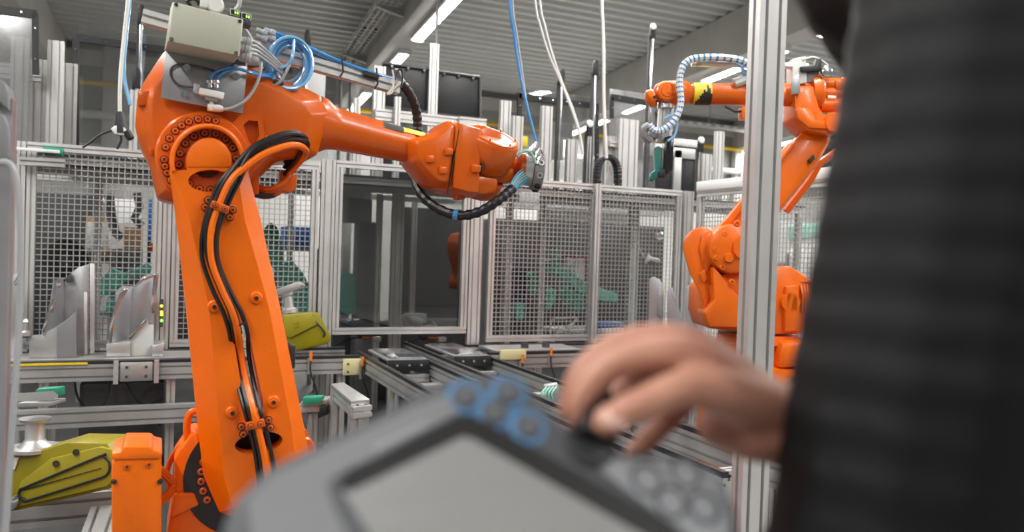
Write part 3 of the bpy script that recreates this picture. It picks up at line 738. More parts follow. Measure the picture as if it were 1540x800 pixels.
# shells near the smaller robot
shell('metal_shell','tall bent sheet metal shell in front of the right fence corner',[
 ('back_sheet',[(977,419),(984,416),(993,421),(999,432),(997,500),(975,500)],4.9,V((0,.006,0)),'sheet_steel',.001),
 ('flange',[(994,432),(999,432),(996,475),(992,475)],4.88,V((0,.03,0)),'alu_fine',.001),
 ('side_sheet',[(1003,437),(1010,433),(1014,445),(1022,470),(1030,500),(1003,500)],4.85,V((.01,.006,0)),'sheet_steel',.001)],onY(990,500,4.9))
shell('metal_shell','curved sheet metal shell tucked behind the smaller robot shoulder',[
 ('back_sheet',[(1032,432),(1040,427),(1049,430),(1058,455),(1060,510),(1032,510)],4.95,V((0,.006,0)),'sheet_steel',.001),
 ('bright_rim',[(1043,483),(1047,481),(1052,492),(1049,494)],4.93,V((0,.01,0)),'chrome',.001)],onY(1045,510,4.6))

# ------------------------------------------------------------------ next station seen through mesh and door
def clutter(L):
    for (nm,lab,cat,x0,y0,x1,y1,Y,dep,m) in L: pxbox(nm,lab,cat,x0,y0,x1,y1,Y,dep,m)
clutter([
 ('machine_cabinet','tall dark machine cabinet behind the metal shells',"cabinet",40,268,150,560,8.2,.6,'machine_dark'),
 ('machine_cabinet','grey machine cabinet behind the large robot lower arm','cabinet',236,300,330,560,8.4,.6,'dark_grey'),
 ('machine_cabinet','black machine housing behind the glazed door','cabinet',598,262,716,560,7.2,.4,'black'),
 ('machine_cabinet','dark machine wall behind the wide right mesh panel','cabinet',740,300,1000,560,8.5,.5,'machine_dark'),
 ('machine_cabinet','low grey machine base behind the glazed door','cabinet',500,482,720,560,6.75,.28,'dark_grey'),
 ('machine_cabinet','tall pale control cabinet behind the wide triple upright','cabinet',938,245,968,330,6.4,.3,'offwhite'),
 ('machine_beam','pale gantry beam across the top of the left mesh view','beam',100,262,470,282,6.9,.2,'alu'),
 ('machine_beam','bright gantry beam behind the glazed door','beam',512,276,560,300,6.7,.2,'alu'),
 ('machine_beam','pale gantry beam across the right mesh view','beam',822,318,950,332,6.8,.2,'alu'),
 ('machine_beam','lower dark gantry beam across the right mesh view','beam',770,300,1000,312,7.4,.2,'mid_grey'),
 ('machining_unit','grey machining head hanging behind the glazed door','machine',524,300,560,334,6.5,.25,'mid_grey'),
 ('machine_column','dark machine column behind the glazed door','column',536,335,575,490,6.5,.2,'mid_grey'),
 ('machine_column','pale column behind the left part of the door pane','column',514,300,530,420,7.2,.15,'offwhite'),
 ('storage_box','white storage box behind the left mesh','box',128,336,165,374,7.2,.3,'offwhite'),
 ('cardboard_box','large brown cardboard box behind the left mesh','box',186,342,214,378,7.4,.3,'cardboard'),
 ('cardboard_box','small brown cardboard box behind the left mesh','box',148,376.5,166,396,6.85,.25,'cardboard'),
 ('cardboard_box','flat brown carton on the white box behind the left mesh','box',130,326.5,160,335,7.25,.2,'cardboard'),
 ('grey_crate','dark grey crate stack behind the left mesh','crate',172,375,214,430,7.0,.3,'mid_grey'),
 ('blue_column','slim blue column behind the left mesh','column',221,300,229,400,7.6,.1,'blue_box'),
 ('orange_crate','small orange crate behind the left mesh','crate',224,366,250,378,7.5,.2,'orange_plug'),
 ('blue_crate','long blue crate on a rack behind the large robot lower arm','crate',428,342,474,372,7.3,.3,'blue_box'),
 ('white_board','white paper sheets on the station wall behind the left mesh','paper',150,296,215,334,8.6,.02,'paper'),
 ('navy_panel','navy blue machine panel behind the right mesh','panel',766,404,797,454,6.6,.15,'navy'),
 ('green_note','pale green note sheet behind the right mesh','note',826,369,843,391,6.2,.01,'teal_pale'),
 ('yellow_note','yellow note on a clear sheet beside the large robot wrist','note',784,205,794,220,6.191,.008,'yellow'),
 ('yellow_note','yellow note on the cabinet behind the cable chain','note',939.5,231,948,242,6.391,.009,'yellow'),
 ('white_notice','white notice sheet on the clear sheet behind the tool flange','notice',829,186,862,208,6.207,.008,'paper'),
 ('white_notice','second white notice sheet lower on the clear sheet','notice',829,210,848,240,6.207,.008,'paper'),
 ('white_notice','white sheet hanging behind the tool flange on the mesh','notice',781,290,812,304,5.4,.01,'paper'),
 ('white_notice','pale notice board behind the large robot elbow','notice',184,98,215,142,6.107,.008,'paper'),
 ('white_notice','pale notice board above the large robot forearm','notice',456,108,490,160,6.488,.01,'paper'),
 ('blue_lamp','small bluish white work lamp behind the right mesh','lamp',865,334,876,344,6.4,.06,'white'),
 ('grey_tray','grey machine tray with parts behind the right mesh','tray',835,494,940,502,6.2,.3,'alu'),
 ('blue_parts','blue plastic tray of parts behind the right mesh','tray',902,486,945,493.4,6.25,.2,'blue_box'),
 ('pale_cabinet','pale upright cabinet behind the capped mesh panel at right','cabinet',1188,290,1260,470,6.0,.4,'offwhite'),
])
g=thing('storage_rack','slim grey storage rack carrying the long blue crate','rack',onY(450,373,7.45)); g.location.z=0
zs=onY(428,372,7.3).z; xa_=onY(424,372,7.3).x; xb_=onY(480,372,7.3).x
for dz in (0,-.5): B().box((xa_,7.28,zs-.03+dz),(xb_,7.65,zs+dz)).build('shelf','mid_grey',g)
for x in (xa_,xb_):
    for yy in (7.28,7.62): B().box((x-.02,yy,0),(x+.02,yy+.03,zs)).build('upright','mid_grey',g)
g=thing('storage_rack','slim grey storage rack carrying the white storage box','rack',onY(146,375,7.35)); g.location.z=0
zs=onY(128,374,7.2).z; xa_=onY(124,374,7.2).x; xb_=onY(169,374,7.2).x
for dz in (0,-.5): B().box((xa_,7.18,zs-.03+dz),(xb_,7.55,zs+dz)).build('shelf','mid_grey',g)
for x in (xa_,xb_):
    for yy in (7.18,7.52): B().box((x-.02,yy,0),(x+.02,yy+.03,zs)).build('upright','mid_grey',g)
# red framed white sign
g=thing('safety_sign','white sign with red border behind the right mesh','sign',onY(868,428,6.7))
pxbox('border',None,None,848,385,882,412,6.75,.01,'red',parent=g); pxbox('face',None,None,851,388,879,409,6.69,.009,'paper',parent=g)
pxbox('white_notice','white notice with grey lines under the red sign','notice',862,394,880,430,6.6,.01,'paper')
# teal covers: folded, angular machine arms
def slab(name,label,pts,Y,th,m,cat='cover'):
    return B().prism(PY(pts,Y),YV*th).build(name,m,bevel=.01,label=label,cat=cat)
slab('teal_cover','teal plastic cover folded over a machine left of the metal shells',[(146,432),(150,420),(168,404),(184,412),(222,396),(228,400),(226,412),(190,424),(172,440),(146,450)],6.4,.25,'teal_cover')
slab('teal_cover','small teal plastic flap between the metal shells',[(160,450),(172,448),(170,468),(158,476)],6.3,.1,'teal_cover')
slab('teal_cover','rounded teal cover tip behind the large robot lower arm',[(398,345),(408,334),(418,342),(426,372),(424,398),(412,404),(402,390)],6.3,.12,'teal_cover')
slab('teal_cover','teal cover body low behind the large robot lower arm',[(416,400),(440,392),(456,410),(470,440),(466,490),(440,490),(428,440)],6.5,.2,'teal_cover')
slab('teal_cover','teal cover block at the lower left of the door pane',[(509,410),(534,412),(535,470),(520,476),(508,462)],6.2,.2,'teal_cover')
slab('teal_cover','long teal arm cover sloping down behind the right mesh',[(824,392),(836,390),(880,424),(912,436),(930,442),(930,454),(910,454),(872,440),(830,404)],6.3,.15,'teal_cover')
slab('teal_cover','upright teal cover below the long sloping arm cover',[(824,430),(838,436),(836,450),(830,462),(824,468)],6.35,.12,'teal_cover')
slab('teal_cover','wide pale teal cover behind the sloping arm cover',[(848,430),(876,432),(880,466),(862,470),(850,452)],6.6,.12,'teal_cover')
slab('teal_cover','teal cover standing left of the green note',[(796,412),(806,408),(812,430),(806,445),(796,440)],6.5,.1,'teal_cover')
slab('teal_cover','thin teal strip beside the navy panel',[(760,430),(763,430),(763,480),(760,480)],6.45,.05,'teal_pale')
slab('teal_cover','low teal box below the navy panel',[(774,455),(790,456),(788,480),(776,482)],6.45,.1,'teal_cover')
slab('white_crate','pale crate with zigzag edge behind the capped mesh at right',[(1188,380),(1202,366),(1214,378),(1228,362),(1240,376),(1258,366),(1258,440),(1188,440)],5.948,.05,'offwhite','crate')
slab('teal_cover','pale teal band behind the capped mesh at right',[(1188,340),(1258,330),(1258,352),(1188,362)],5.968,.03,'teal_pale')
# round black reel behind left mesh
g=thing('cable_reel','big round black cable reel behind the left mesh','reel',onY(96,452,6.6))
c=onY(98,392,6.6); rr=(onY(134,392,6.6)-c).length
B().lathe(c,YV,[(0,rr*.55),(.01,rr),(.10,rr),(.11,rr*.55)],28).build('disc','black',g,bevel=.004)
B().lathe(c-YV*.02,YV,[(0,rr*.3),(.03,rr*.3)],20).build('hub','dark_grey',g)
B().prism(PY([(84,440),(112,440),(118,520),(78,520)],6.64),YV*.05).build('stand','black',g)
# grey manipulators hanging behind left mesh
for lab,pts,r in (('grey jointed manipulator arm hanging behind the left mesh',[(164,292),(168,330),(174,350),(184,358)],.035),('second grey jointed arm behind the left mesh',[(206,290),(210,312),(202,328),(214,340)],.03)):
    B().tube([onY(x,y,6.8) for x,y in pts],r,8).build('manipulator_arm','mid_grey',label=lab,cat='arm')
# white flexible hoses and small cable things on station behind
hang('white_tube','white flexible tube looping behind the right mesh',[(828,514),(828,490),(832,480),(850,478),(866,478),(862,486),(838,500),(832,514)],6.1,.010,'white_hose')
hang('white_tube','thin white cable dangling behind the right mesh near the corner',[(957,300),(958,340),(956,360),(966,382),(970,388)],5.7,.006,'white_hose')
g=thing('white_connector','white electrical junction block with hoses inside the glazed door','junction',onY(630,500,5.75))
pxbox('block',None,None,612,472,642,486,5.75,.1,'offwhite',parent=g)
B().tube(spl(PY([(604,492),(602,480),(610,474),(620,482),(632,492),(645,490),(656,492),(650,484)],5.7),6),.011,7).build('hose','white_hose',g)
B().lathe(onY(616,480,5.7),V((1,0,-.3)),[(0,.03),(.05,.035),(.1,.03)],12).build('plug','white_hose',g)
g=thing('black_harness','ribbed black cable harness in front of the junction block','harness',onY(626,506,5.65))
P=spl(PY([(612,484),(622,492),(630,500),(640,510)],5.68),4)
for i in range(len(P)-1):
    d=P[i+1]-P[i]; B().obox((P[i]+P[i+1])/2,(d,YV,d.cross(YV)),(d.length*.45,.05,.018)).build('link','dark_grey',g)
slab('grey_cover','dark sloped machine cover low behind the door pane',[(535,482),(555,480),(572,500),(578,508),(540,508)],5.9,.1,'dark_grey')
slab('blue_glove','bluish plastic bag lying inside the glazed door',[(508,488),(520,484),(530,488),(536,482),(540,492),(528,500),(510,502)],5.8,.08,'navy','bag')
# film scraps on mesh
slab('film_scrap','bright crumpled foil scrap hanging on the right mesh',[(987,350),(998,348),(1000,358),(992,362),(986,359)],5.25,.02,'chrome','foil')
slab('film_scrap','twisted clear plastic strip hanging on the right mesh',[(970,394),(976,380),(980,386),(990,388),(996,392),(988,396),(978,392),(972,398)],5.25,.02,'sheet_steel','foil')
# red led inside
p=onY(510,374,6.0); B().lathe(p,-YV,[(0,.012),(.01,.012),(.015,.006)],10).build('indicator_light','led_red',label='tiny red indicator light behind the door pane',cat='light')

# ------------------------------------------------------------------ yellow gripper tools
def ytool(label,t):
    o=thing('gripper_tool',label,'gripper',at(90,765,t))
    body=B()
    f=PT([(8,770),(26,768),(178,732),(180,690),(160,666),(100,665),(60,677),(10,682)],t); body.prism(f,fw*.16)
    bd=body.build('body','lime',o,bevel=.008)
    fr=PT([(20,764),(30,725),(75,690),(150,672),(168,676),(172,690),(172,722),(160,732)],t-.012)
    pl=B().prism(fr,fw*.02).build('face_plate','lime_pale',o,bevel=.004)
    ring=arc(152,702,13,16,-80,100,8)+arc(44,742,16,10,110,270,8)
    P=PT(ring,t-.018); B().tube(spl(P+[P[0]],3),.0045,6).build('seal','black',pl)
    B().tube([at(35,737,t-.016),at(152,704,t-.016)],.0016,5).build('groove','hazard_shade_black',pl)
    for (x,y) in ((114,680),(84,697)): B().cyl(at(x,y,t-.02),at(x,y,t+.0),.011,12).build('hole_shade','hazard_shade_black',pl)  # black plugs drawn as the shade inside two openings
    B().prism(PT([(8,690),(28,688),(22,706),(6,708)],t-.006),fw*.01).build('label_plate','offwhite',o)
    # flange column standing on it
    c=at(52,676,t+.06); px=t/F
    col=B().lathe(c,UZ,[(0,36*px),(.012,36*px),(.014,24*px),(.03,16*px),(.04,13.5*px),(.10,13.5*px),(.105,20*px),(.115,22*px)],28).build('flange_column','alu_fine',o)
    B().prism(PT([(14,605),(78,603),(88,598),(80,592),(20,596)],t-.0),UZ*.012).build('top_plate','alu_fine',o,bevel=.002)
    B().prism(PT([(26,613),(76,611),(76,605),(26,606)],t+.01),fw*.10).build('adapter','alu_dull',o,bevel=.003)
    B().prism(PT([(50,598),(87,596),(87,583),(54,585)],t+.04),fw*.05).build('green_block','green',o,bevel=.004)
    B().prism(PT([(10,752),(22,745),(28,752),(22,764),(10,772)],t-.03),fw*.03).build('latch','chrome',o,bevel=.003)
    return o
ytool('yellow green gripper tool with black oval seal lying beside the orange motor cover',2.85)
g=thing('gripper_tool','tilted yellow green gripper tool behind the large robot lower arm','gripper',at(455,540,4.82)); t=4.82
B().hexa(PT([(424,478),(470,474),(480,476),(498,512),(496,522),(440,535),(428,512)],t),PT([(424,478),(462,474),(472,478),(488,508),(486,518),(440,530),(428,512)],t+.18)).build('body','lime',g,bevel=.01)
B().prism(PT([(426,480),(468,476),(476,494),(436,514),(428,510)],t-.015),fw*.02).build('face_plate','lime_pale',g,bevel=.004)
B().tube(spl(PT([(470,486),(480,495),(488,506),(486,512)],t-.005),4),.006,6).build('seal','black',g)
B().prism(PT([(440,492),(448,490),(448,496),(442,500)],t-.02),fw*.01).build('notch','lime',g)
B().lathe(at(436,476,t+.05),at(430,440,t+.05)-at(436,476,t+.05),[(0,.05),(.02,.05),(.03,.03),(.10,.03),(.11,.045),(.13,.045)],16).build('flange_column','alu_fine',g)
B().prism(PT([(412,442),(444,430),(452,434),(450,440),(420,450)],t),fw*.12).build('top_plate','alu_dull',g,bevel=.003)
g.location.z+=.022

# ================================================================== the large robot (left)
def bolt(parent,c,r,nrm=-YV,m='orange_arm',hole_shade='hazard_shade_black'):  # black discs imitate the shade around and inside each bolt head
    nn=V(nrm).normalized()
    B().lathe(c,nn,[(0,r*1.32),(.0012,r*1.32)],14).build('recess_shade',hole_shade,parent)
    B().lathe(c,nn,[(0,r*.5),(.0086,r*.45)],6).build('socket_shade',hole_shade,parent)
    b=B().lathe(c,nn,[(0,r),(.006,r),(.008,r*.82),(.008,r*.3)],12); return b.build('bolt',m,parent)
R1=thing('industrial_robot','large orange industrial robot with black hoses and beige box on its elbow','robot',onY(330,760,2.46)*1.0)
R1.location.z=0
PXM=2.35/F     # metres per pixel near the robot's elbow
YA=2.30        # front of lower arm
# ---- lower arm
cx,cy=312,243
ao=arc(cx,cy,56,56,180,0,18)
back=[(255,262)]+ao+[(374,262),(392,330),(421,460),(457,640),(468,700),(462,745),(430,778),(380,788),(330,770),(306,715),(300,660),(280,460),(263,320)]
ai=arc(cx,cy,54,54,180,0,18)
front=[(259,264)]+ai+[(358,264),(368,330),(404,460),(438,640),(444,690),(440,735),(415,765),(380,775),(350,765),(336,715),(330,640),(314,460),(285,330)]
FR=PY(front,YA); BK=PY(back,YA+.055)
horse=[(x,y) for x,y in arc(cx,cy,51,51,196,-8,20)]+[(x,y) for x,y in arc(cx+2,cy,35,36,-20,200,16)]
eye=arc(317,272,34,17,-3,357,24)[:-1]
slot=[(352,512),(354,492),(362,486),(371,488),(375,502),(396,604),(394,622),(384,628),(373,624),(367,606)]
oval=[(389+36*math.cos(a)+6*math.sin(a)*0,666-16*math.sin(a)-5*math.cos(a)) for a in [2*math.pi*k/22 for k in range(22)]]
holes=[PY(h,YA) for h in (horse,eye,slot,oval)]
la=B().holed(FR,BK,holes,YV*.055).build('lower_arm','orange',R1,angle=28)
# arch rim standing proud + centre boss
rim=PY(arc(cx,cy,53.5,53.5,195,-10,26),YA-.004); B().tube(rim,.0065,8).build('rim','orange',la)
RB=PY(back[1:-1],YA+.055); B().holed(RB,[p+YV*.10 for p in RB],[PY(h,YA+.055) for h in (eye,slot,oval)],YV*.10).build('rear_casting','orange',la,angle=28)
boss=[(x,y) for x,y in arc(cx+2,cy,34,35,-14,194,20)]
B().prism(PY(boss,YA-.003),YV*.03).build('centre_boss','orange',la,bevel=.003)
# elbow flange with bolts behind the horseshoe recess
ring_o=PY(arc(cx,cy,52,52,0,345,23),YA+.038); ring_i=PY(arc(cx,cy,25,25,0,345,23),YA+.038)
fl=B(); n=len(ring_o)
for i in range(n):
    j=(i+1)%n; fl.prism([ring_o[i],ring_o[j],ring_i[j],ring_i[i]],YV*.012)
fl=fl.build('elbow_flange','orange_arm',R1)
for k in range(16):
    a=90-k*22.5+6
    x=cx+43*math.cos(math.radians(a)); y=cy-43*math.sin(math.radians(a)); bolt(fl,onY(x,y,YA+.038),4.6*PXM)
# studs on the lower arm
def stud(x,y,R=9.5):
    c=onY(x,y,YA); s=B().lathe(c+YV*.004,-YV,[(0,R*PXM),(.008,R*PXM*.95),(.012,R*PXM*.75),(.012,R*PXM*.42),(.016,R*PXM*.38),(.016,R*PXM*.16),(.008,R*PXM*.14)],20).build('stud','orange',la); B().lathe(c,-YV,[(0,R*PXM*.34),(.0165,R*PXM*.30)],10).build('stud_hole_shade','hazard_shade_black',la)  # black centre disc painted in as shade inside the stud
for x,y in ((322,461),(385,448),(349,620),(411,604)): stud(x,y)
# hose clamps
def clamp(cxp,cyp,ang,wd):
    ca,sa=math.cos(math.radians(ang)),math.sin(math.radians(ang))
    def q(u,v): return (cxp+u*ca-v*sa, cyp+u*sa+v*ca)
    pl=B().prism(PY([q(-wd,-7),q(-wd+6,-12),q(-wd+16,-9),q(wd-16,-9),q(wd-6,-12),q(wd,-7),q(wd,9),q(wd-6,14),q(wd-14,10),q(-wd+14,10),q(-wd+6,14),q(-wd,9)],YA-.012),YV*.012).build('hose_clamp','orange_arm',la,bevel=.002)
    B().prism(PY([q(-13,-7),q(15,-7),q(15,5),q(-13,5)],YA-.062),YV*.012).build('strap','orange_arm',pl,bevel=.003)
    for s in (-12,13): B().prism(PY([q(s-2,-6),q(s+2,-6),q(s+2,4),q(s-2,4)],YA-.06),YV*.05).build('strap','orange_arm',pl)
    for u in (-wd+7,wd-7):
        for v in (-4,8):
            bolt(pl,onY(*q(u,v),YA-.012),4.2*PXM)
    for s in (-7,8): bolt(pl,onY(*q(s,-1),YA-.062),3*PXM)
clamp(330,312,22,27)
clamp(384,640,-14,28)
# side cap on the right edge
c=onY(436,535,YA+.09); B().obox(c,(UX,YV,UZ),(.012,.03,.035)).build('side_cap','black',la,bevel=.006)
# ---- hoses along the lower arm
def hose(name,pts,r,m,parent=R1,n=8,k=10):
    return B().tube(spl([onY(x,y,Y) for x,y,Y in pts],k),r,n).build(name,m,parent)
Z=YA-.035
path=[(430,258,2.52),(452,236,2.46),(460,220,2.40),(440,212,2.33),(405,222,2.29),(375,240,2.275),(348,270,Z),(332,302,Z),(318,345,Z),(318,390,Z),(334,435,Z),(350,470,Z),(358,500,Z+.02),(362,530,YA+.03),(370,575,YA+.02),(380,615,Z),(388,645,Z),(398,690,Z),(404,740,Z)]
offs=[(0,0,-.014,.0098,'orange'),(-13,-2,-.004,.0062,'rubber'),(12,2,.0,.0062,'rubber'),(-7,-3,-.012,.0062,'rubber'),(6,1,-.014,.0058,'rubber')]
for i,(ox,oy,dy,r,m) in enumerate(offs):
    pts=[]
    for j,(x,y,Y) in enumerate(path):
        wv=6*math.sin(j*.9+i*1.7) if i and 7<j<13 else 0
        top=j<6
        pts.append((x+(ox+wv*.4 if not top else ox*.2),y+(oy if not top else (oy*1.4 - (i*3.2 if i else -6))),Y+dy))
    if i==4: pts=pts[:13]
    hose('hose',pts,r,m)
for i in range(3):   # extra loop of black hoses at the elbow
    o_=i*6
    hose('hose',[(428+o_*.6,262,2.50),(446+o_*.7,240-o_*.3,2.44),(452+o_*.9,222-o_*.6,2.39),(432+o_*.4,213-o_*.9,2.33),(398,224-o_*.6,2.29),(366,244-o_*.5,2.285),(342,276,2.30)],.0062,'rubber')
B().tube([onY(x,y,YA-.045) for x,y in ((349,484),(360,489),(372,484))],.003,6).build('cable_tie','black',R1)
# hose bracket and orange bundle below the forearm
B().prism(PY([(424,255),(448,262),(446,284),(436,290),(420,286)],2.50),YV*.08).build('hose_bracket','orange_arm',R1,bevel=.004)
for i in range(4):
    hose('hose',[(383,278+i*5,2.50+.01*i),(400,284+i*4,2.49+.01*i),(418,280+i*3.5,2.48+.01*i),(432,268+i*2,2.49+.01*i),(438,255,2.50)],.0075,'orange_arm')
B().prism(PY([(376,252),(390,258),(390,292),(378,290)],2.44),YV*.10).build('hose_outlet','orange_arm',R1,bevel=.004)
hose('hose',[(384,292,2.5),(398,294,2.5),(412,293,2.5)],.009,'black')
# ---- elbow casting
YE=2.405
eb=[(250,72),(236,92),(213,127),(206,148),(203,190),(209,214),(224,244),(236,297),(262,304),(330,302),(390,268),(418,240),(468,237),(478,233),(496,170),(484,150),(448,130),(416,116),(372,100)]
ebf=[(262,92),(246,108),(233,130),(228,150),(227,190),(231,214),(240,244),(250,286),(268,292),(326,290),(378,262),(408,232),(440,222),(456,216),(468,172),(456,152),(430,140),(404,128),(366,112)]
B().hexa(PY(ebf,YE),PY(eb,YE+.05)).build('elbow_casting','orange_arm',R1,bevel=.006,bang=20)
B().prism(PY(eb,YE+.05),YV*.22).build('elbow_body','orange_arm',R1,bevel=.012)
for (pts,yo) in (([(207,137),(228,136),(228,158),(207,158)],.035),([(222,222),(231,222),(231,233),(226,233)],.03)):
    B().prism(PY(pts,YE+yo-.02),YV*.05).build('rib','orange_arm',R1,bevel=.003)
# outer ring of the elbow and its bolts
c0=onY(306,238,YE+.01)
rg=B().lathe(c0,-YV,[(0,64*PXM),(.028,64*PXM),(.034,61*PXM),(.034,30*PXM)],48).build('elbow_ring','orange_arm',R1)
for a in (98,112,124,136,150,164,182,192,202,214,84,72):
    x=306+59*math.cos(math.radians(a)); y=238-59*math.sin(math.radians(a)); bolt(rg,onY(x,y,YE-.024),4.4*PXM)
# triangular web pocket at the right of the ring
B().prism(PY([(352,190),(366,178),(384,180),(392,192),(388,214),(376,222),(364,208)],YE-.006),YV*.01).build('web_pocket','hazard_shade_black',R1) if False else None
web=B().holed(PY([(346,190),(362,172),(394,172),(398,205),(384,236),(366,226)],YE-.022),PY([(346,190),(362,172),(394,172),(398,205),(384,236),(366,226)],YE+.02),[PY([(366,188),(374,181),(388,182),(390,204),(382,222),(374,212)],YE-.022)],YV*.042).build('web','orange_arm',R1)
B().prism(PY([(296,167),(310,163),(336,172),(330,178),(300,176)],YE-.004),YV*.01).build('relief_pad','orange_arm',R1,bevel=.002)
# ---- forearm, turned about its axis
A0=onY(430,176,2.53); A1=onY(652,229,2.53); ad=(A1-A0).normalized(); L=(A1-A0).length
def fr(px): return px*2.5/F
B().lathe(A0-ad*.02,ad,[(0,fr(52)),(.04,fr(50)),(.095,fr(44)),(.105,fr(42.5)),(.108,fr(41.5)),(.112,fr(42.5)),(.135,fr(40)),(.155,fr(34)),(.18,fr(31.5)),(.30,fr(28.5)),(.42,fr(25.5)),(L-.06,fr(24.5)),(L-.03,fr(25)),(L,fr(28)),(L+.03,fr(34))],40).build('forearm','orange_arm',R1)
# moulded pads on the forearm root
B().prism(PY([(420,140),(432,137),(436,150),(424,156)],2.43),YV*.03).build('lug','orange_arm',R1,bevel=.004)
B().prism(PY([(420,196),(440,200),(438,206),(420,206)],2.44),YV*.03).build('lug','orange_arm',R1,bevel=.004)
B().prism(PY([(394,204),(402,202),(404,210),(398,214),(392,212)],2.40),YV*.03).build('lug','orange_arm',R1,bevel=.004)
# hazard sticker on top of the forearm
st=[]; 
side=ad.cross(V((0,-1,0))).normalized()
if side.z<0: side=-side
def skin_pt(s,ang,k=1.02):
    r=fr(26.5-(s-.30)*8)*k+.0012; a=math.radians(ang)
    return A0+ad*s+side*(r*math.cos(a))-YV*(r*math.sin(a))
def sticker(s0,s1,a0,a1,m,f=lambda s,a:True,nm='hazard_sticker'):
    b=B(); N=14; M=10
    for i in range(N):
        for j in range(M):
            sa=s0+(s1-s0)*i/N; sb=s0+(s1-s0)*(i+1)/N; aa=a0+(a1-a0)*j/M; ab=a0+(a1-a0)*(j+1)/M
            if f((i+.5)/N,(j+.5)/M): b.add([skin_pt(sa,aa),skin_pt(sb,aa),skin_pt(sb,ab),skin_pt(sa,ab)],[(0,1,2,3)])
    return b.build(nm,m,R1)
sticker(.30,.435,-40,62,'yellow',lambda s,a: a<.95 and (s>.35 or a<.6) )
b=sticker(.29,.36,-40,58,'hazard_shade_black'); 
for vv in b.data.vertices: vv.co += V((0,-.0008,.0008))
# ---- wrist
W0=onY(640,222,2.53); W1=onY(790,258,2.53); wd=(W1-W0).normalized(); wz=wd.cross(V((0,-1,0))).normalized()
if wz.z<0: wz=-wz
mpp=2.62/F
def wp(px,py,dy=0):       # pixel on the wrist's middle plane
    return onY(px,py,2.53+dy)
WY=-YV
bell=[(598,205),(640,200),(662,184),(688,192),(700,200),(715,297),(700,296),(664,290),(640,282),(622,262),(608,248)]
def wl_block(name,pts,d0,d1,ins,bev,m='orange_arm',parent=None):
    # front loop inset, middle full, back inset
    P=[onY(x,y,2.53) for x,y in pts]; c=sum(P,V((0,0,0)))/len(P)
    a=[c+(p-c)*ins+V((0,d0,0)) for p in P]; m1=[p+V((0,d0*.55,0)) for p in P]; m2=[p+V((0,d1*.55,0)) for p in P]; z=[c+(p-c)*ins+V((0,d1,0)) for p in P]
    b=B(); n=len(P); b.add(a+m1+m2+z,[tuple(reversed(range(n))),tuple(range(3*n,4*n))]+[(k*n+i,k*n+(i+1)%n,(k+1)*n+(i+1)%n,(k+1)*n+i) for k in range(3) for i in range(n)])
    return b.build(name,m,parent or R1,bevel=bev,bang=18)
wl_block('wrist_bell',[(604,214),(640,204),(664,184),(676,187),(668,289),(644,284),(626,266),(610,247)],-.105,.10,.80,.010)
col=wl_block('wrist_collar',[(668,185),(690,191),(708,196),(704,298),(690,297),(662,290)],-.112,.105,.90,.006)
B().prism(PY([(690,194),(691.2,194),(674.2,293),(673,293)],2.53-.1128),YV*.01).build('seam','hazard_shade_black',col)
for (x,y) in ((648,239),(676,228),(667,256)):
    B().prism(PY([(x-6,y-6),(x+6,y-5),(x+6,y+5),(x-6,y+5)],2.53-.116),YV*.03).build('lug','orange_arm',col,bevel=.004)
# upper lobe with round cover, lower lobe
up_l=[(694,192),(716,189),(742,200),(746,225),(742,256),(724,256),(700,248)]
wl_block('wrist_fork',up_l,-.085,.095,.86,.010)
lo_l=[(688,262),(716,266),(736,268),(738,280),(734,294),(716,297),(700,296),(686,288)]
wl_block('wrist_fork',lo_l,-.085,.09,.86,.010)
mid=[(690,240),(740,250),(768,256),(766,276),(730,278),(686,270)]
wl_block('wrist_core',mid,-.055,.06,.9,.006)
# round cover on the upper lobe (seen as flat ellipse facing up)
cc=onY(744,207,2.455); nrm=(wz*.86-YV*.50).normalized()
B().lathe(cc-nrm*.112,nrm,[(0,28*mpp),(.004,35*mpp),(.014,39*mpp),(.06,41*mpp),(.104,41*mpp),(.112,38.5*mpp)],40,ref=wd,sx=.95).build('wrist_lobe','orange_arm',R1)
B().lathe(cc-nrm*.215,nrm,[(0,18*mpp),(.006,27*mpp),(.022,35*mpp),(.045,38*mpp),(.068,38*mpp),(.072,36*mpp)],40,ref=wd,sx=.95).build('wrist_lobe','orange_arm',R1)
B().lathe(cc-nrm*.16,nrm,[(0,31*mpp),(.06,31*mpp)],30).build('wrist_axle','orange_arm',R1)
rc=B().lathe(cc,nrm,[(-.004,38.5*mpp),(.004,38*mpp),(.006,36*mpp),(.006,30*mpp),(.0035,29*mpp),(.0035,3*mpp)],40,ref=wd,sx=.95).build('round_cover','orange_arm',R1)
for k in range(6):
    a=k*math.pi/3; e1=nrm.cross(YV).normalized(); e2=nrm.cross(e1)
    bolt(rc,cc+nrm*.004+e1*(33*mpp*math.cos(a))+e2*(32*mpp*math.sin(a)),1.4*mpp,nrm)
# oil plug; black blocks imitate shade in the gap and recess beside it
B().prism(PY([(711,247),(724,248),(723,259),(712,259)],2.53-.128),YV*.06).build('plug','orange_arm',R1,bevel=.003)
B().prism(PY([(724,247),(729,243),(728,256),(723,262)],2.53-.112),YV*.03).build('cavity_shade','hazard_shade_black',R1,bevel=.003)
B().prism(PY([(702,208),(708,208),(708,216),(703,217)],2.53-.085),YV*.02).build('pocket_shade','hazard_shade_black',R1,bevel=.002)
B().lathe(onY(690,292,2.50),V((.1,0,-1)),[(0,.02),(.016,.02),(.02,.012)],12).build('drain_plug','orange_arm',R1)
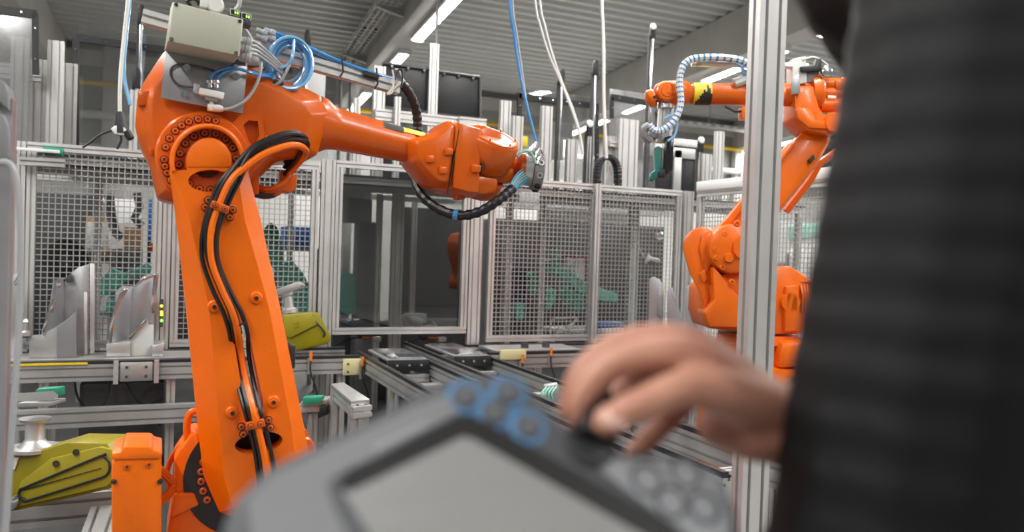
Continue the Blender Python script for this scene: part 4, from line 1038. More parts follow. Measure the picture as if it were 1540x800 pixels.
# flange stack
t0=onY(766,252,2.52); fd=(onY(806,259,2.52)-t0).normalized()
fd=(fd-YV*.28).normalized()
B().lathe(t0,fd,[(0,13*mpp),(.02,16*mpp),(.034,25*mpp),(.048,26*mpp),(.05,23*mpp)],32).build('wrist_flange','orange_arm',R1)
tf=B().lathe(t0+fd*.05,fd,[(0,24*mpp),(.028,25*mpp),(.030,23*mpp)],36).build('flange_ring','alu_fine',R1)
tc=B().lathe(t0+fd*.08,fd,[(0,30*mpp),(.006,31*mpp),(.030,31*mpp),(.034,29*mpp),(.034,17*mpp),(.026,16*mpp)],36).build('tool_changer','mid_grey',R1)
e1=fd.cross(UZ).normalized(); e2=fd.cross(e1)
for k in range(10):
    a=k*math.pi/5+.3; pdir=e1*math.cos(a)+e2*math.sin(a)
    B().lathe(t0+fd*.098+pdir*(30*mpp),pdir,[(0,.011),(.006,.011),(.006,.006),(.001,.005)],10).build('port','alu_fine' if k%3==0 else 'black',tc)
for k in range(6):
    a=k*math.pi/3; bolt(R1,t0+fd*.046+(e1*math.cos(a)+e2*math.sin(a))*(21*mpp),3*mpp,fd,'black')
for i,(x,y) in enumerate(((800,226),(808,231),(811,240),(804,222))):
    c=onY(x,y,2.44); B().lathe(c,(UZ+UX*.4),[(-.018,.009),(-.006,.009),(-.005,.012),(.008,.012),(.010,.007),(.02,.007)],10).build('air_fitting','alu_fine',tc)
B().tube(spl(PY([(778,236),(786,228),(796,228),(803,238),(806,246)],2.43),6),.005,6).build('air_hose','teal_pale',tc)
# ---- spiral wrapped conduit from the duct to the tool
cp=[(600,122,2.62),(614,138,2.64),(625,162,2.66),(628,186,2.67),(626,208,2.67),(622,235,2.68),(622,262,2.66),(632,290,2.60),(656,312,2.52),(690,324,2.46),(722,318,2.43),(748,302,2.42),(766,288,2.43),(778,276,2.45)]
P=spl([onY(x,y,Y) for x,y,Y in cp],10)
N=len(P)
B().tube(P[:-6],.0155,10,rfun=lambda t:.0150+.0022*(1 if int(t*62)%2 else 0)).build('spiral_conduit','rubber',R1)
B().tube(P[88:91],.0175,10).build('conduit_gap','blue_hose',R1)
for i in range(6):
    o_=(i-2.5)*3
    B().tube(spl([P[-10]+V((0,.002*i,.003*i-.006)),onY(770+o_*.3,284+o_*.8,2.44),onY(780+o_*.4,270+o_,2.45),onY(790+o_*.6,262+o_,2.46)],6),.0035,6).build('air_hose',('blue_hose','teal_pale','blue_clear','grey_hose','teal_cover','blue_hose')[i],R1)
# ---- mounting plate, control box and duct
def PYv(pts,Y,vec): return B().prism(PY(pts,Y),vec)
mp_=PYv([(249,76),(372,100),(365,171),(242,147)],YE-.028,YV*.012).build('mounting_plate','plate_grey',R1,bevel=.001)
for x,y in ((281,101),(355,115),(277,142)):
    c=onY(x,y,YE-.028); B().lathe(c,-YV,[(0,.010),(.003,.010),(.003,.0075),(.010,.0075),(.010,.004),(.006,.0035)],12).build('bolt','steel',mp_)
bx=B()
fl_=[(261,3),(365,29),(359,84),(253,62)]
f0=PY(fl_,2.255); f1=PY([(258,7),(362,33),(350,98),(247,76)],YE-.03)
box=B().hexa(PY([(260,4),(364,30),(358,85),(252,62)],2.28),PY([(257,8),(361,34),(351,99),(247,77)],YE-.02)).build('control_box','beige',R1,bevel=.004)
lid=B().hexa(f0,PY([(259,3),(366,29),(360,86),(251,63)],2.283)).build('lid','beige',box,bevel=.004)
for x,y in ((265,7),(361,32),(355,80),(258,59)):
    c=onY(x,y,2.255); B().lathe(c,-YV,[(0,.005),(.002,.005),(.002,.0025),(0.0,.0025)],10).build('screw','dark_grey',lid)
for (x,y,r_) in ((367,62,.014),(365,72,.014),(366,84,.012)):
    c=onY(x-2,y,2.31); B().lathe(c,UX*1.0-UZ*.2,[(0,r_),(.008,r_),(.010,r_*1.2),(.02,r_*1.2),(.024,r_*.8)],12).build('cable_gland','grey_hose',box)
# regulators and gauges on top of the box
def unit(nm,pts,Y,th,m,parent=box,bev=.003): return B().prism(PY(pts,Y),YV*th).build(nm,m,parent,bevel=bev)
unit('valve_block',[(284,8),(312,14),(334,18),(336,-6),(308,-12),(286,-8)],2.34,.08,'alu_dull')
c=onY(324,9,2.335); B().lathe(c,-YV,[(0,.022),(.012,.022),(.016,.018),(.016,.005)],18).build('gauge','offwhite',box)
unit('valve_block',[(302,-4),(314,-2),(312,12),(300,9)],2.32,.04,'offwhite')
hose('hose',[(286,8,2.34),(282,2,2.33),(290,-2,2.33),(298,2,2.33),(300,10,2.35)],.005,'rubber'); hose('hose',[(284,9,2.36),(292,4,2.35),(300,8,2.36)],.005,'grey_hose')
hose('hose',[(352,18,2.36),(360,6,2.36),(360,-14,2.36)],.006,'grey_hose')
for (x,y) in ((354,20),(371,26)):
    gq=unit('pressure_gauge',[(x-9,y-9),(x+8,y-5),(x+7,y+13),(x-9,y+9)],2.32,.05,'dark_grey')
    unit('display_frame',[(x-8,y-8),(x+7,y-4),(x+6,y+5),(x-8,y+1)],2.317,.004,'offwhite',gq,.001)
    unit('display',[(x-7,y-7),(x+6,y-3.4),(x+5.5,y+3.6),(x-7,y)],2.315,.004,'lcd',gq,.0005)
    for k in range(2):
        u=x-1+k*3.4; w_=y-2.2+k*.9; unit('digit',[(u,w_-1.4),(u+2,w_-.8),(u+2,w_+3),(u,w_+2.4)],2.3135,.002,'lcd_digit',gq,.0002)
    unit('button',[(x-3,y+4.4),(x+2,y+5.6),(x+2,y+8),(x-3,y+6.8)],2.316,.004,'blue_box',gq,.0005)
# cable duct (aluminium profile parallel to the forearm)
d0=onY(214,25,2.52); d1=onY(600,133,2.52)
B().prof(d0,d1,UZ,1,1,.038).build('duct_rail','alu',R1)
for px_ in (378,):
    B().prism(PY([(374,82),(398,86),(398,100),(372,98)],2.45),YV*.08).build('duct_bracket','alu_fine',R1,bevel=.002)
for k in range(5):
    dz=k*3.2
    hose('air_hose',[(402,44+dz,2.49),(430,56+dz*.9,2.49+.006*k),(470,74+dz*.8,2.49+.006*k),(510,92+dz*.6,2.50+.006*k),(560,110+dz*.5,2.50+.006*k),(596,120+dz*.4,2.52)],.0066,('blue_hose','blue_clear','blue_hose','blue_clear','blue_hose')[k])
for (x,y) in ((514,98),(566,116)):
    B().tube(PY([(x,y-14),(x+2,y+10),(x-3,y+18)],2.485),.003,6).build('cable_tie','black',R1)
B().prism(PY([(548,106),(570,112),(570,118),(548,112)],2.48),YV*.05).build('clip','black',R1)
B().tube(spl(PY([(590,105),(592,116),(590,138),(582,141),(596,130),(606,122),(600,106),(594,104)],2.48),6),.003,6).build('cable_tie','white_hose',R1)
B().tube(spl(PY([(595,120),(597,108),(604,105),(605,120),(603,132)],2.47),6),.003,6).build('cable_tie','black',R1)
unit('fitting',[(398,52),(410,54),(410,62),(398,60)],2.47,.02,'grey_hose',R1)
for k in range(4):
    c=onY(385+k%2*12,45+k//2*9,2.47); B().lathe(c,UX*.95-UZ*.25,[(0,.009),(.018,.009),(.02,.012),(.032,.012),(.034,.006)],10).build('air_fitting','grey_hose',R1)
# blue coil
for k in range(9):
    rx_=34-k*1.6+random.uniform(-2,2); ry_=40-k*1.3+random.uniform(-2,2); ox=random.uniform(-3,3); oy=random.uniform(-3,3)
    pts=[]
    for j in range(25):
        a=2*math.pi*j/24; 
        pts.append(onY(436+ox+rx_*math.cos(a)+8*math.sin(a)*.5,97+oy-ry_*math.sin(a)+rx_*.18*math.cos(a),2.42+.012*k+.01*math.sin(a*2+k)))
    B().tube(pts,.0048,7).build('coil_hose',('blue_clear','blue_hose')[k%2] if k%4!=3 else 'grey_hose',R1)
hose('air_hose',[(442,60,2.42),(440,85,2.40),(432,98,2.41),(420,102,2.41)],.0045,'blue_clear')
hose('air_hose',[(412,130,2.42),(425,118,2.41),(438,90,2.41),(440,75,2.42)],.0045,'grey_hose')
# pneumatic valve on the mounting plate with hoses
vb=unit('valve',[(300,131),(338,139),(336,149),(299,141)],YE-.06,.03,'white',mp_)
unit('valve',[(292,124),(301,127),(299,142),(290,138)],YE-.055,.025,'grey_hose',mp_)
unit('valve',[(308,141),(329,146),(327,154),(308,150)],YE-.055,.025,'mid_grey',mp_)
for x in (316,325): B().lathe(onY(x,132,YE-.045),UZ-UX*.1,[(0,.007),(.008,.007),(.012,.010),(.02,.010),(.022,.006)],10).build('fitting','steel',mp_)
B().lathe(onY(318,150,YE-.045),-UZ,[(0,.006),(.02,.006),(.022,.010),(.03,.010)],8).build('fitting','cream',mp_)
B().lathe(onY(318,162,YE-.045),UX,[(-.01,.010),(.02,.010),(.03,.007)],10).build('elbow_fitting','offwhite',mp_)
hose('air_hose',[(316,124,YE-.045),(320,112,YE-.05),(332,105,YE-.05),(350,102,YE-.05),(375,108,YE-.04),(405,112,2.42),(425,100,2.42)],.0042,'blue_hose',R1)
hose('air_hose',[(325,124,YE-.045),(330,114,YE-.052),(342,107,YE-.052),(360,104,YE-.05),(385,112,YE-.04),(410,116,2.43)],.0042,'blue_hose',R1)
hose('air_hose',[(330,165,YE-.045),(350,162,YE-.045),(370,150,YE-.045),(384,130,YE-.04),(392,105,YE-.03),(390,80,2.40),(376,55,2.40),(366,40,2.40)],.0045,'grey_hose',R1)
hose('signal_cord',[(293,131,YE-.04),(270,128,YE-.035),(258,116,YE-.035),(258,102,YE-.035),(272,96,YE-.035),(292,99,YE-.035),(315,104,YE-.035),(335,108,YE-.035),(360,90,YE-.06)],.0030,'dark_grey',R1)
for k in range(4):
    hose('signal_cord',[(369,60+k*7,2.33),(385,64+k*6,2.36),(405,80+k*5,2.40),(425,100+k*4,2.42)],.0042,'grey_hose',R1)
unit('heat_shrink',[(412,118),(428,123),(426,130),(410,125)],2.42,.02,'black',R1)
# ---- base of the robot
bc_=onY(352,728,2.50)
px2=2.45/F
base=B().prism(PY([(252,800),(262,740),(262,690),(290,650),(302,650),(318,700),(330,780),(340,900),(250,1000)],2.40),YV*.14).build('base_yoke','orange',R1,bevel=.010)
B().prism(PY([(300,640),(330,640),(470,660),(490,720),(500,1000),(330,1000),(306,760)],2.47),YV*.16).build('base_column','orange_arm',R1,bevel=.012)
br=B().lathe(onY(372,716,2.40),YV,[(0,76*px2),(.03,80*px2),(.10,80*px2)],40).build('shoulder_ring','orange_arm',R1)
B().lathe(onY(372,716,2.396),YV,[(0,84*px2),(.01,84*px2)],40).build('shoulder_seal','black',R1)
for a in (150,162,174,186,198,210):
    x=372+70*math.cos(math.radians(a)); y=716-70*math.sin(math.radians(a)); bolt(br,onY(x,y,2.399),5*px2)
B().prism(PY([(262,745),(268,742),(292,742),(300,760),(274,772),(256,780)],2.385),YV*.04).build('ledge','orange',R1,bevel=.006)
B().tube(spl(PY([(283,672),(281,640),(286,622),(296,618),(304,622)],2.43),8),.010,8).build('lifting_handle','orange',R1)
for dx in (0,6):
    B().tube(spl(PY([(256,740+dx),(252,705+dx),(262,680+dx),(282,662+dx),(300,655)],2.47),8),.006,7).build('hose','orange_arm',R1)
    B().tube(spl(PY([(236,700+dx),(250,712+dx),(262,726+dx)],2.40),5),.008,7).build('hose','orange_arm',R1)
    B().tube(spl(PY([(236,755+dx),(252,742+dx),(262,730+dx)],2.38),5),.008,7).build('hose','orange_arm',R1)
B().tube(spl(PY([(448,640),(458,650),(462,670),(460,690)],2.5),5),.008,7).build('hose','orange_arm',R1)
# motor cover left of the base
mc=B().hexa(PY([(168,700),(176,684),(238,682),(243,700),(243,900),(168,900)],2.26),PY([(168,690),(176,678),(236,675),(243,686),(243,850),(168,850)],2.42)).build('motor_cover','orange',R1,bevel=.006)
B().prism(PY([(168,682),(182,680),(186,672),(226,672),(232,678),(244,680),(243,690),(168,692)],2.255),YV*.17).build('motor_lid','orange',R1,bevel=.004)
B().prism([onY(185,684,2.30),onY(223,682,2.30),onY(223,682,2.30)+YV*.03+UZ*.004,onY(185,684,2.30)+YV*.03+UZ*.004],UZ*.004).build('sticker','offwhite',mc)
for x,y in ((191,701),(224,698)): bolt(mc,onY(x,y,2.262),.008)
for x in (172,240): bolt(mc,onY(x,724,2.262),.006,m='hazard_shade_black')
B().box((R1.location.x-.28,2.25,0),(R1.location.x+.32,2.85,.16)).build('plinth','orange_arm',R1,bevel=.01)
bx0=onY(250,900,2.40).x
B().box((bx0,2.38,.14),(onY(480,900,2.40).x,2.68,.45)).build('base_block','orange_arm',R1,bevel=.02)

# ================================================================== the smaller robot (right)
TR=4.35; pr=TR/F
R2=thing('industrial_robot','smaller orange robot behind the near post holding a green gripper','robot',at(1120,520,TR)); R2.location.z=0
def Q(pts,dt=0): return PT(pts,TR+dt)
def pris(nm,pts,dt,th,m='orange_far',bev=.006,parent=R2): return B().prism(Q(pts,dt),fw*th).build(nm,m,parent,bevel=bev)
def bolt2(parent,x,y,dt,r,m='orange_far'): return B().lathe(at(x,y,TR+dt),-fw,[(0,r),(.012,r),(.016,r*.8),(.016,r*.4),(.006,r*.35)],12).build('bolt',m,parent)
# base and turret
pris('turret',[(1058,470),(1066,494),(1160,504),(1212,502),(1216,470),(1218,418),(1190,400),(1130,400),(1090,410),(1060,430)],-.02,.40,bev=.02)
b2=B().lathe(at(1140,500,TR+.18),-UZ,[(0,.22),(.05,.23),(.06,.20),(.16,.20),(.17,.30),(.30,.32),(at(1140,500,TR+.18).z,.32)],36).build('base','orange_far',R2)
for a in range(0,360,20):
    c=at(1140,500,TR+.18)+V((.225*math.cos(math.radians(a)),.225*math.sin(math.radians(a)),-.05)); B().lathe(c,-UZ,[(0,.012),(.015,.012)],8).build('bolt','orange_far',b2)
# left shoulder cheek
B().hexa(Q([(1026,372),(1030,356),(1042,344),(1058,340),(1068,344),(1075,352),(1070,420),(1074,452),(1062,474),(1052,440),(1036,410)],-.02),Q([(1030,372),(1034,358),(1046,346),(1060,342),(1070,346),(1078,352),(1078,420),(1078,452),(1066,474),(1056,440),(1040,410)],.20)).build('shoulder_cheek','orange_far',R2,bevel=.018)
pris('shoulder_recess',[(1056,352),(1068,346),(1073,354),(1068,400),(1062,410),(1056,390),(1052,372)],-.035,.03,'orange_far',.004)
pris('rib',[(1052,412),(1060,404),(1064,420),(1058,426)],-.04,.05)
# round shoulder housing
c=at(1104,374,TR-.10); 
rh=B().lathe(c,fw,[(0,.100),(.012,.128),(.05,.135),(.22,.135)],40).build('shoulder_housing','orange_far',R2)
B().lathe(at(1122,372,TR-.115),fw,[(0,.066),(.008,.070),(.03,.072)],30).build('shoulder_cap','orange_far',R2)
for (x,y) in ((1089,352),(1076,375),(1077,388),(1086,402),(1100,424),(1116,446),(1108,336)): bolt2(rh,x,y,-.085,.017)
B().lathe(at(1097,388,TR-.12),fw,[(0,.022),(.01,.026),(.05,.028)],20).build('plug','orange_far',rh)
pris('gusset',[(1072,400),(1084,412),(1098,430),(1132,470),(1132,494),(1066,492),(1060,470),(1074,452)],-.085,.2,bev=.012)
# lower arm
B().hexa(Q([(1074,352),(1092,334),(1190,218),(1208,196),(1246,196),(1244,214),(1224,250),(1160,330),(1132,372),(1098,372)],.02),Q([(1070,352),(1088,332),(1186,216),(1208,194),(1250,194),(1248,214),(1228,250),(1164,330),(1136,372),(1098,372)],.12)).build('lower_arm','orange_far',R2,bevel=.008)
pris('arm_flank',[(1076,346),(1092,330),(1188,214),(1196,216),(1098,338),(1084,352)],-.005,.06,bev=.004)
pris('side_cap',[(1216,240),(1224,232),(1226,238),(1219,246)],0,.05,'hazard_shade_black',.002)
# parallel rod
B().tube([at(1182,318,TR+.22),at(1218,272,TR+.22),at(1232,246,TR+.22),at(1262,226,TR+.22)],.022,8).build('link_rod','orange_far',R2)
# elbow casting
pris('elbow_casting',[(1195,142),(1224,128),(1232,160),(1240,172),(1268,172),(1276,184),(1270,196),(1250,202),(1214,196),(1196,176)],-.06,.22,bev=.012)
pris('elbow_panel',[(1198,162),(1218,162),(1228,180),(1252,182),(1250,194),(1216,192),(1200,178)],-.075,.03,bev=.004)
B().lathe(at(1256,184,TR-.08),fw,[(0,.05),(.02,.06),(.2,.06)],24).build('elbow_pivot','orange_far',R2)
# rear motors
B().lathe(at(1216,140,TR+.03),rt,[(0,.095),(.03,.10),(.045,.105),(.06,.095),(.065,.08)],24).build('gear_housing','orange_far',R2)
for (y,r_) in ((126,.032),(140,.034),(158,.040)):
    B().lathe(at(1232,y,TR-.0),rt,[(0,r_),(.12,r_),(.125,r_*1.15),(.15,r_*1.15),(.16,r_*.7)],16).build('motor','orange_far',R2)
B().prism(Q([(1256,120),(1272,118),(1278,126),(1276,134),(1258,134)],-.04),fw*.08).build('motor_plug','orange_far',R2,bevel=.005)
pris('type_plate',[(1245,143),(1258,144),(1258,148),(1245,147)],-.045,.004,'white',.0005)
pris('web',[(1200,124),(1226,118),(1228,170),(1198,172)],-.02,.12,bev=.01)
# upper arm tube
T0=at(1215,143,TR+.02); T1=at(1036,141,TR+.02); td=(T1-T0).normalized(); TL=(T1-T0).length
B().lathe(T0,td,[(0,.064),(.1,.062),(TL*.5,.060),(TL-.02,.056),(TL,.052)],32).build('upper_arm','orange_far',R2)
# hazard band
c=T0+td*(TL-.085)
def band(nm,s0,s1,m,k,f):
    b=B(); e1=td.cross(fw).normalized(); e2=-fw; N=10; M=36
    for i in range(N):
        for j in range(M):
            if not f((i+.5)/N,(j+.5)/M): continue
            q=[]
            for (ii,jj) in ((i,j),(i+1,j),(i+1,j+1),(i,j+1)):
                a=2*math.pi*jj/M; s=s0+(s1-s0)*ii/N; q.append(T0+td*s+(e1*math.cos(a)+e2*math.sin(a))*(.0605*k))
            b.add(q,[(0,1,2,3)])
    return b.build(nm,m,R2)
band('hazard_band',TL-.115,TL-.018,'yellow',1.0,lambda s,a:True)
band('hazard_mark',TL-.115,TL-.018,'hazard_shade_black',1.012,lambda s,a: a<.5 and ((s<.5 and a<.38-.9*abs(s-.22)) or (.45<=s<.9 and a<.27-(s-.45)*.42)))
# wrist
wr=B().lathe(at(1037,140,TR+.02),td,[(0,.052),(.02,.066),(.09,.068),(.15,.062),(.185,.045),(.20,.02)],28).build('wrist','orange_far',R2)
B().lathe(at(1002,138,TR-.03),-fw,[(0,.055),(.02,.052),(.026,.045),(.026,.034),(.032,.03)],24).build('wrist_cap','orange_far',R2)
pris('wrist_lug',[(1004,136),(1018,137),(1018,141),(1004,141)],-.065,.02,bev=.002)
B().lathe(at(984,146,TR+.01),(td*.9-up*.35),[(0,.045),(.02,.050),(.035,.046),(.05,.02)],20).build('wrist_end','orange_far',R2)
bolt2(wr,984,146,-.06,.008,'hazard_shade_black'); bolt2(wr,988,152,-.06,.008,'hazard_shade_black')
# little junction box under the arm
jb=pris('junction_box',[(1116,160),(1138,160),(1140,172),(1130,177),(1116,178)],-.05,.08,bev=.003)
pris('warning_sticker',[(1121,163),(1126,163),(1126,169),(1121,169)],-.054,.006,'yellow',.0003,jb)
B().tube(spl([at(1090,160,TR-.03),at(1098,164,TR-.03),at(1106,168,TR-.03),at(1117,167,TR-.02)],5),.006,6).build('hose','black',R2)
# dress pack above the arm
B().tube([at(1040,95,TR-.02),at(1215,100,TR-.02)],.019,10).build('duct_rail','alu',R2)
B().lathe(at(1046,95,TR-.02),-td,[(0,.02),(.03,.02)],10).build('duct_end','alu_dull',R2)
wrapP=[(1140,120),(1132,104),(1118,92),(1094,87),(1066,86),(1044,88),(1030,96),(1023,112),(1022,130),(1024,150),(1020,170),(1010,186),(996,196),(984,196),(976,188)]
P=spl([at(x,y,TR-.09) for x,y in wrapP],8)
B().tube(P,.0185,8).build('spiral_hose','white_hose',R2)
b=B()
for i in range(10,len(P)-2,3):
    b=B().tube(P[i:i+2],.0195,8).build('spiral_stripe','blue_hose',R2)
for k in range(3):
    B().tube(spl([at(1048,86+k*3,TR-.04),at(1090,85+k*3,TR-.05),at(1112,92+k*3,TR-.05),at(1120,106+k*3,TR-.05),at(1138,104+k*3,TR-.05)],6),.007,6).build('air_hose',('blue_hose','grey_hose','blue_clear')[k],R2)
B().tube(spl([at(1000,178,TR-.08),at(1010,174,TR-.08),at(1018,186,TR-.08),at(1014,204,TR-.08),at(1004,212,TR-.08)],6),.007,6).build('air_hose','blue_clear',R2)
B().tube([at(1104,126,TR-.03),at(1140,112,TR-.03)],.028,10).build('conduit','alu_fine',R2)
B().tube(spl([at(976,188,TR-.09),at(968,194,TR-.08),at(970,205,TR-.06),at(978,212,TR-.03)],6),.018,8).build('spiral_hose','grey_hose',R2)
# valve block on the elbow
pris('valve_block',[(1192,88),(1212,84),(1214,124),(1192,128)],-.04,.1,'offwhite',.004); pris('valve_block',[(1212,98),(1232,96),(1232,122),(1214,124)],-.03,.08,'mid_grey',.004)
pris('valve_knob',[(1204,100),(1226,98),(1228,88),(1236,88),(1236,106),(1206,108)],-.06,.05,'black',.004)
B().lathe(at(1242,108,TR-.05),-fw,[(0,.03),(.02,.03),(.025,.02)],16).build('gauge','steel',R2)
B().tube(spl([at(1206,90,TR-.04),at(1224,86,TR-.04),at(1240,94,TR-.04),at(1250,106,TR-.04)],6),.006,6).build('air_hose','white_hose',R2)
pris('valve_plate',[(1190,116),(1202,110),(1204,140),(1190,142)],-.08,.01,'plate_grey',.001)
# second axis motor, right
B().lathe(at(1206,420,TR+.05),-UZ,[(0,.075),(.012,.078),(.02,.062),(.10,.060),(.26,.058)],24).build('axis_motor','orange_far',R2)
B().lathe(at(1190,455,TR-.05),fw,[(0,.05),(.02,.055),(.15,.055)],20).build('turret_cap','orange_far',R2)
for k in range(3): B().tube(spl([at(1204+k*5,428,TR-.02),at(1208+k*4,446,TR-.04),at(1206+k*5,470,TR-.02)],5),.007,6).build('hose','orange_far',R2)
pris('turret_side',[(1182,430),(1200,428),(1204,498),(1180,500)],-.05,.2,bev=.01)
B().prism(Q([(1175,514),(1226,512),(1230,550),(1170,556)],-.1),fw*.3).build('base_shell','orange_far',R2,bevel=.03)
# gripper under the wrist
gp=thing('gripper','green and black gripper on an aluminium column under the smaller robot wrist','gripper',at(1000,272,TR-.02))
B().prof(at(1002,158,TR+.02),at(998,214,TR+.02),rt,2,1,.040).build('column','alu',gp)
B().lathe(at(1001,158,TR+.02),-UZ,[(-.03,.03),(0,.045),(.02,.045)],16).build('coupling','alu_fine',gp)
B().prism(PT([(1000,206),(1014,203),(1012,256),(1006,262),(998,262)],TR-.03),fw*.07).build('body','black_gloss',gp,bevel=.005)
B().prism(PT([(984,222),(990,219),(996,222),(995,250),(993,262),(983,272),(978,270),(979,260),(986,255)],TR-.02),fw*.06).build('finger','deep_green',gp,bevel=.005)
B().prism(PT([(993,222),(999,222),(999,256),(995,256)],TR-.0),fw*.04).build('cylinder','alu_fine',gp,bevel=.003)
B().prism(PT([(990,258),(1004,252),(1007,260),(1000,267),(992,266)],TR-.03),fw*.05).build('jaw','black',gp,bevel=.004)
B().lathe(at(982,203,TR),-fw,[(0,.03),(.03,.03),(.04,.02)],14).build('knob','mid_grey',gp)

# ================================================================== teach pendant in the foreground
NP=(rt*(-.468)+up*(-1.37)+fw*1.80); NN=-NP.normalized()
def PP(px,py,h=0):
    d=ray(px,py); return CAM+d*(1.0/d.dot(NP))+NN*h
def ppoly(pts,h0,h1): 
    return B().hexa([PP(x,y,h0) for x,y in pts],[PP(x,y,h1) for x,y in pts])
out=[(322,800),(345,748),(395,700),(500,648),(600,598),(650,574),(695,560),(732,554),(768,557),(796,574),(830,614),(864,648),(905,668),(960,676),(1020,680),(1066,694),(1098,722),(1118,768),(1124,830),(1105,900),(1060,950),(980,1000),(880,1020),(780,1010),(600,960),(420,905),(340,860)]
cen=sum([PP(x,y) for x,y in out],V((0,0,0)))/len(out)
pn=thing('teach_pendant','grey handheld teach pendant with screen, blue ringed keys and black joystick','teach pendant',cen-NN*.04)
ppoly(out,-.045,-.006).build('shell','pendant_shell',pn,bevel=.010,seg=3)
ins=[( (x-720)*.975+720,(y-770)*.965+770) for x,y in out]
face=ppoly(ins,-.008,.0).build('face','pendant_face',pn,bevel=.003)
ppoly([(372,752),(410,716),(520,662),(620,614),(668,594),(690,622),(560,690),(506,716),(492,732),(500,760),(560,880),(430,860),(378,806)],-.001,.0012).build('side_bezel','pendant_pale',face)
ppoly([(510,734),(522,708),(698,624),(724,632),(1026,798),(984,816),(712,662),(695,658),(528,740)],-.001,.0015).build('screen_bezel','joystick',face)
ppoly([(516,742),(695,657),(712,661),(982,815),(930,910),(830,955),(620,905)],.0,.0014).build('screen','pendant_screen',face)
ppoly([(875,686),(930,690),(1040,694),(1080,720),(1096,770),(1096,830),(1060,826),(985,770)],-.001,.0012).build('key_panel','key_grey',face)
def disc(nm,px,py,r0,r1,h,m,parent=face):
    c=PP(px,py,0); b=B(); prof=[(0,r1),(h,r1),(h,r0),(h*.5,r0*.97)] if r0>0 else [(0,r1),(h*.8,r1),(h,r1*.85)]
    return b.lathe(c,NN,prof,28).build(nm,m,parent)
for (x,y) in ((699,598),(764,591),(744,621),(794,643)):
    k=disc('key',x,y,0,.0114,.0012,'key_blue'); disc('key_top',x,y,0,.0086,.0026,'pendant_face',k); 
    c=PP(x,y,.0034); B().obox(c,(rt+up*.2,up,NN),(.0028,.0018,.0003)).build('key_mark','key_grey',k)
for (x,y) in ((972,722),(1030,712),(1008,756),(1058,764)):
    k=disc('key',x,y,.0076,.0106,.0015,'pendant_face')
# joystick
jc=PP(888,668,0); jt=at(892,640,.497)-jc
js=B().lathe(jc,jt,[(0,.014),(.004,.012),(.006,.008),(.016,.008),(.020,.012),(.030,.0135),(.038,.012),(.042,.006)],24).build('joystick','joystick',pn)
B().lathe(jc-NN*.001,NN,[(0,.016),(.003,.016),(.004,.013)],24).build('joystick_boot','black',js)
# status lines printed on the bezel
ppoly([(560,672),(640,636),(645,642),(565,679)],.0012,.0016).build('print','key_grey',face)

# ================================================================== the person
def blob(name,chains,voxel,m,parent,smooth=6,squash=None):
    b=B()
    import math as _m
    ns,nr=12,7
    for ch in chains:
        pts=[V(p) for p,r in ch]; rs=[r for p,r in ch]
        if len(pts)==1: samples=[(pts[0],rs[0])]
        else:
            samples=[]; 
            S=spl(pts,10); n=len(S)
            for i,p in enumerate(S):
                u=i/10; k=min(int(u),len(rs)-2); f=u-k; samples.append((p,rs[k]*(1-f)+rs[k+1]*f))
        last=None
        for p,r in samples:
            if last is not None and (p-last).length<r*.18: continue
            last=p; vs=[p+V((0,0,r))]; fs=[]
            for i in range(1,nr):
                th=_m.pi*i/nr
                for j in range(ns):
                    ph=2*_m.pi*j/ns; vs.append(p+V((r*_m.sin(th)*_m.cos(ph),r*_m.sin(th)*_m.sin(ph),r*_m.cos(th))))
            vs.append(p-V((0,0,r))); e=len(vs)-1
            for j in range(ns): fs.append((0,1+j,1+(j+1)%ns)); fs.append((e,e-ns+(j+1)%ns,e-ns+j))
            for i in range(nr-2):
                for j in range(ns): fs.append((1+i*ns+j,1+(i+1)*ns+j,1+(i+1)*ns+(j+1)%ns,1+i*ns+(j+1)%ns))
            b.add(vs,fs)
    org=wl(parent)
    me=bpy.data.meshes.new(name); me.from_pydata([p-org for p in b.v],[],b.f)
    tmp=bpy.data.objects.new(name,me); COL.objects.link(tmp)
    md=tmp.modifiers.new('r','REMESH'); md.mode='VOXEL'; md.voxel_size=voxel
    sm=tmp.modifiers.new('s','SMOOTH'); sm.iterations=smooth; sm.factor=.5
    dg=bpy.context.evaluated_depsgraph_get(); me2=bpy.data.meshes.new_from_object(tmp.evaluated_get(dg)); 
    bpy.data.objects.remove(tmp); bpy.data.meshes.remove(me)
    for p in me2.polygons: p.use_smooth=True
    me2.materials.clear(); me2.materials.append(MATS[m]); me2.name=name
    o=bpy.data.objects.new(name,me2); COL.objects.link(o); o.parent=parent
    return o
sL=at(1512,-70,.52); sR=at(1300,-112,.80); mid_=(sL+sR)/2
tor=mid_+rt*.13; pel=mid_+rt*.32-fw*.02; pel.z=.92
per=thing('person','person in a black quilted jacket working the teach pendant','person',(pel.x,pel.y,0))
neck=mid_+UZ*.08-rt*.03; head=mid_+UZ*.235-rt*.09
acr=(sR-sL).normalized()
eL=at(1352,860,.48); wL=at(1090,1190,.46); hL=at(900,1130,.47)
eR=at(1600,420,.78); wR=at(1215,642,.555)
hipL=pel-acr*.09-UZ*.04; hipR=pel+acr*.09-UZ*.04
fwd=-rt*.85+fw*.5; fwd.z=0; fwd.normalize()
def leg(h,s):
    k=h+fwd*.03; k.z=.50; a=h+fwd*.0; a.z=.10; return k,a
kL,aL=leg(hipL,1); kR,aR=leg(hipR,1)
toeL=aL+fwd*.15; toeL.z=.04; toeR=aR+fwd*.15; toeR.z=.04
H=lambda x,y,t:at(x,y,t)
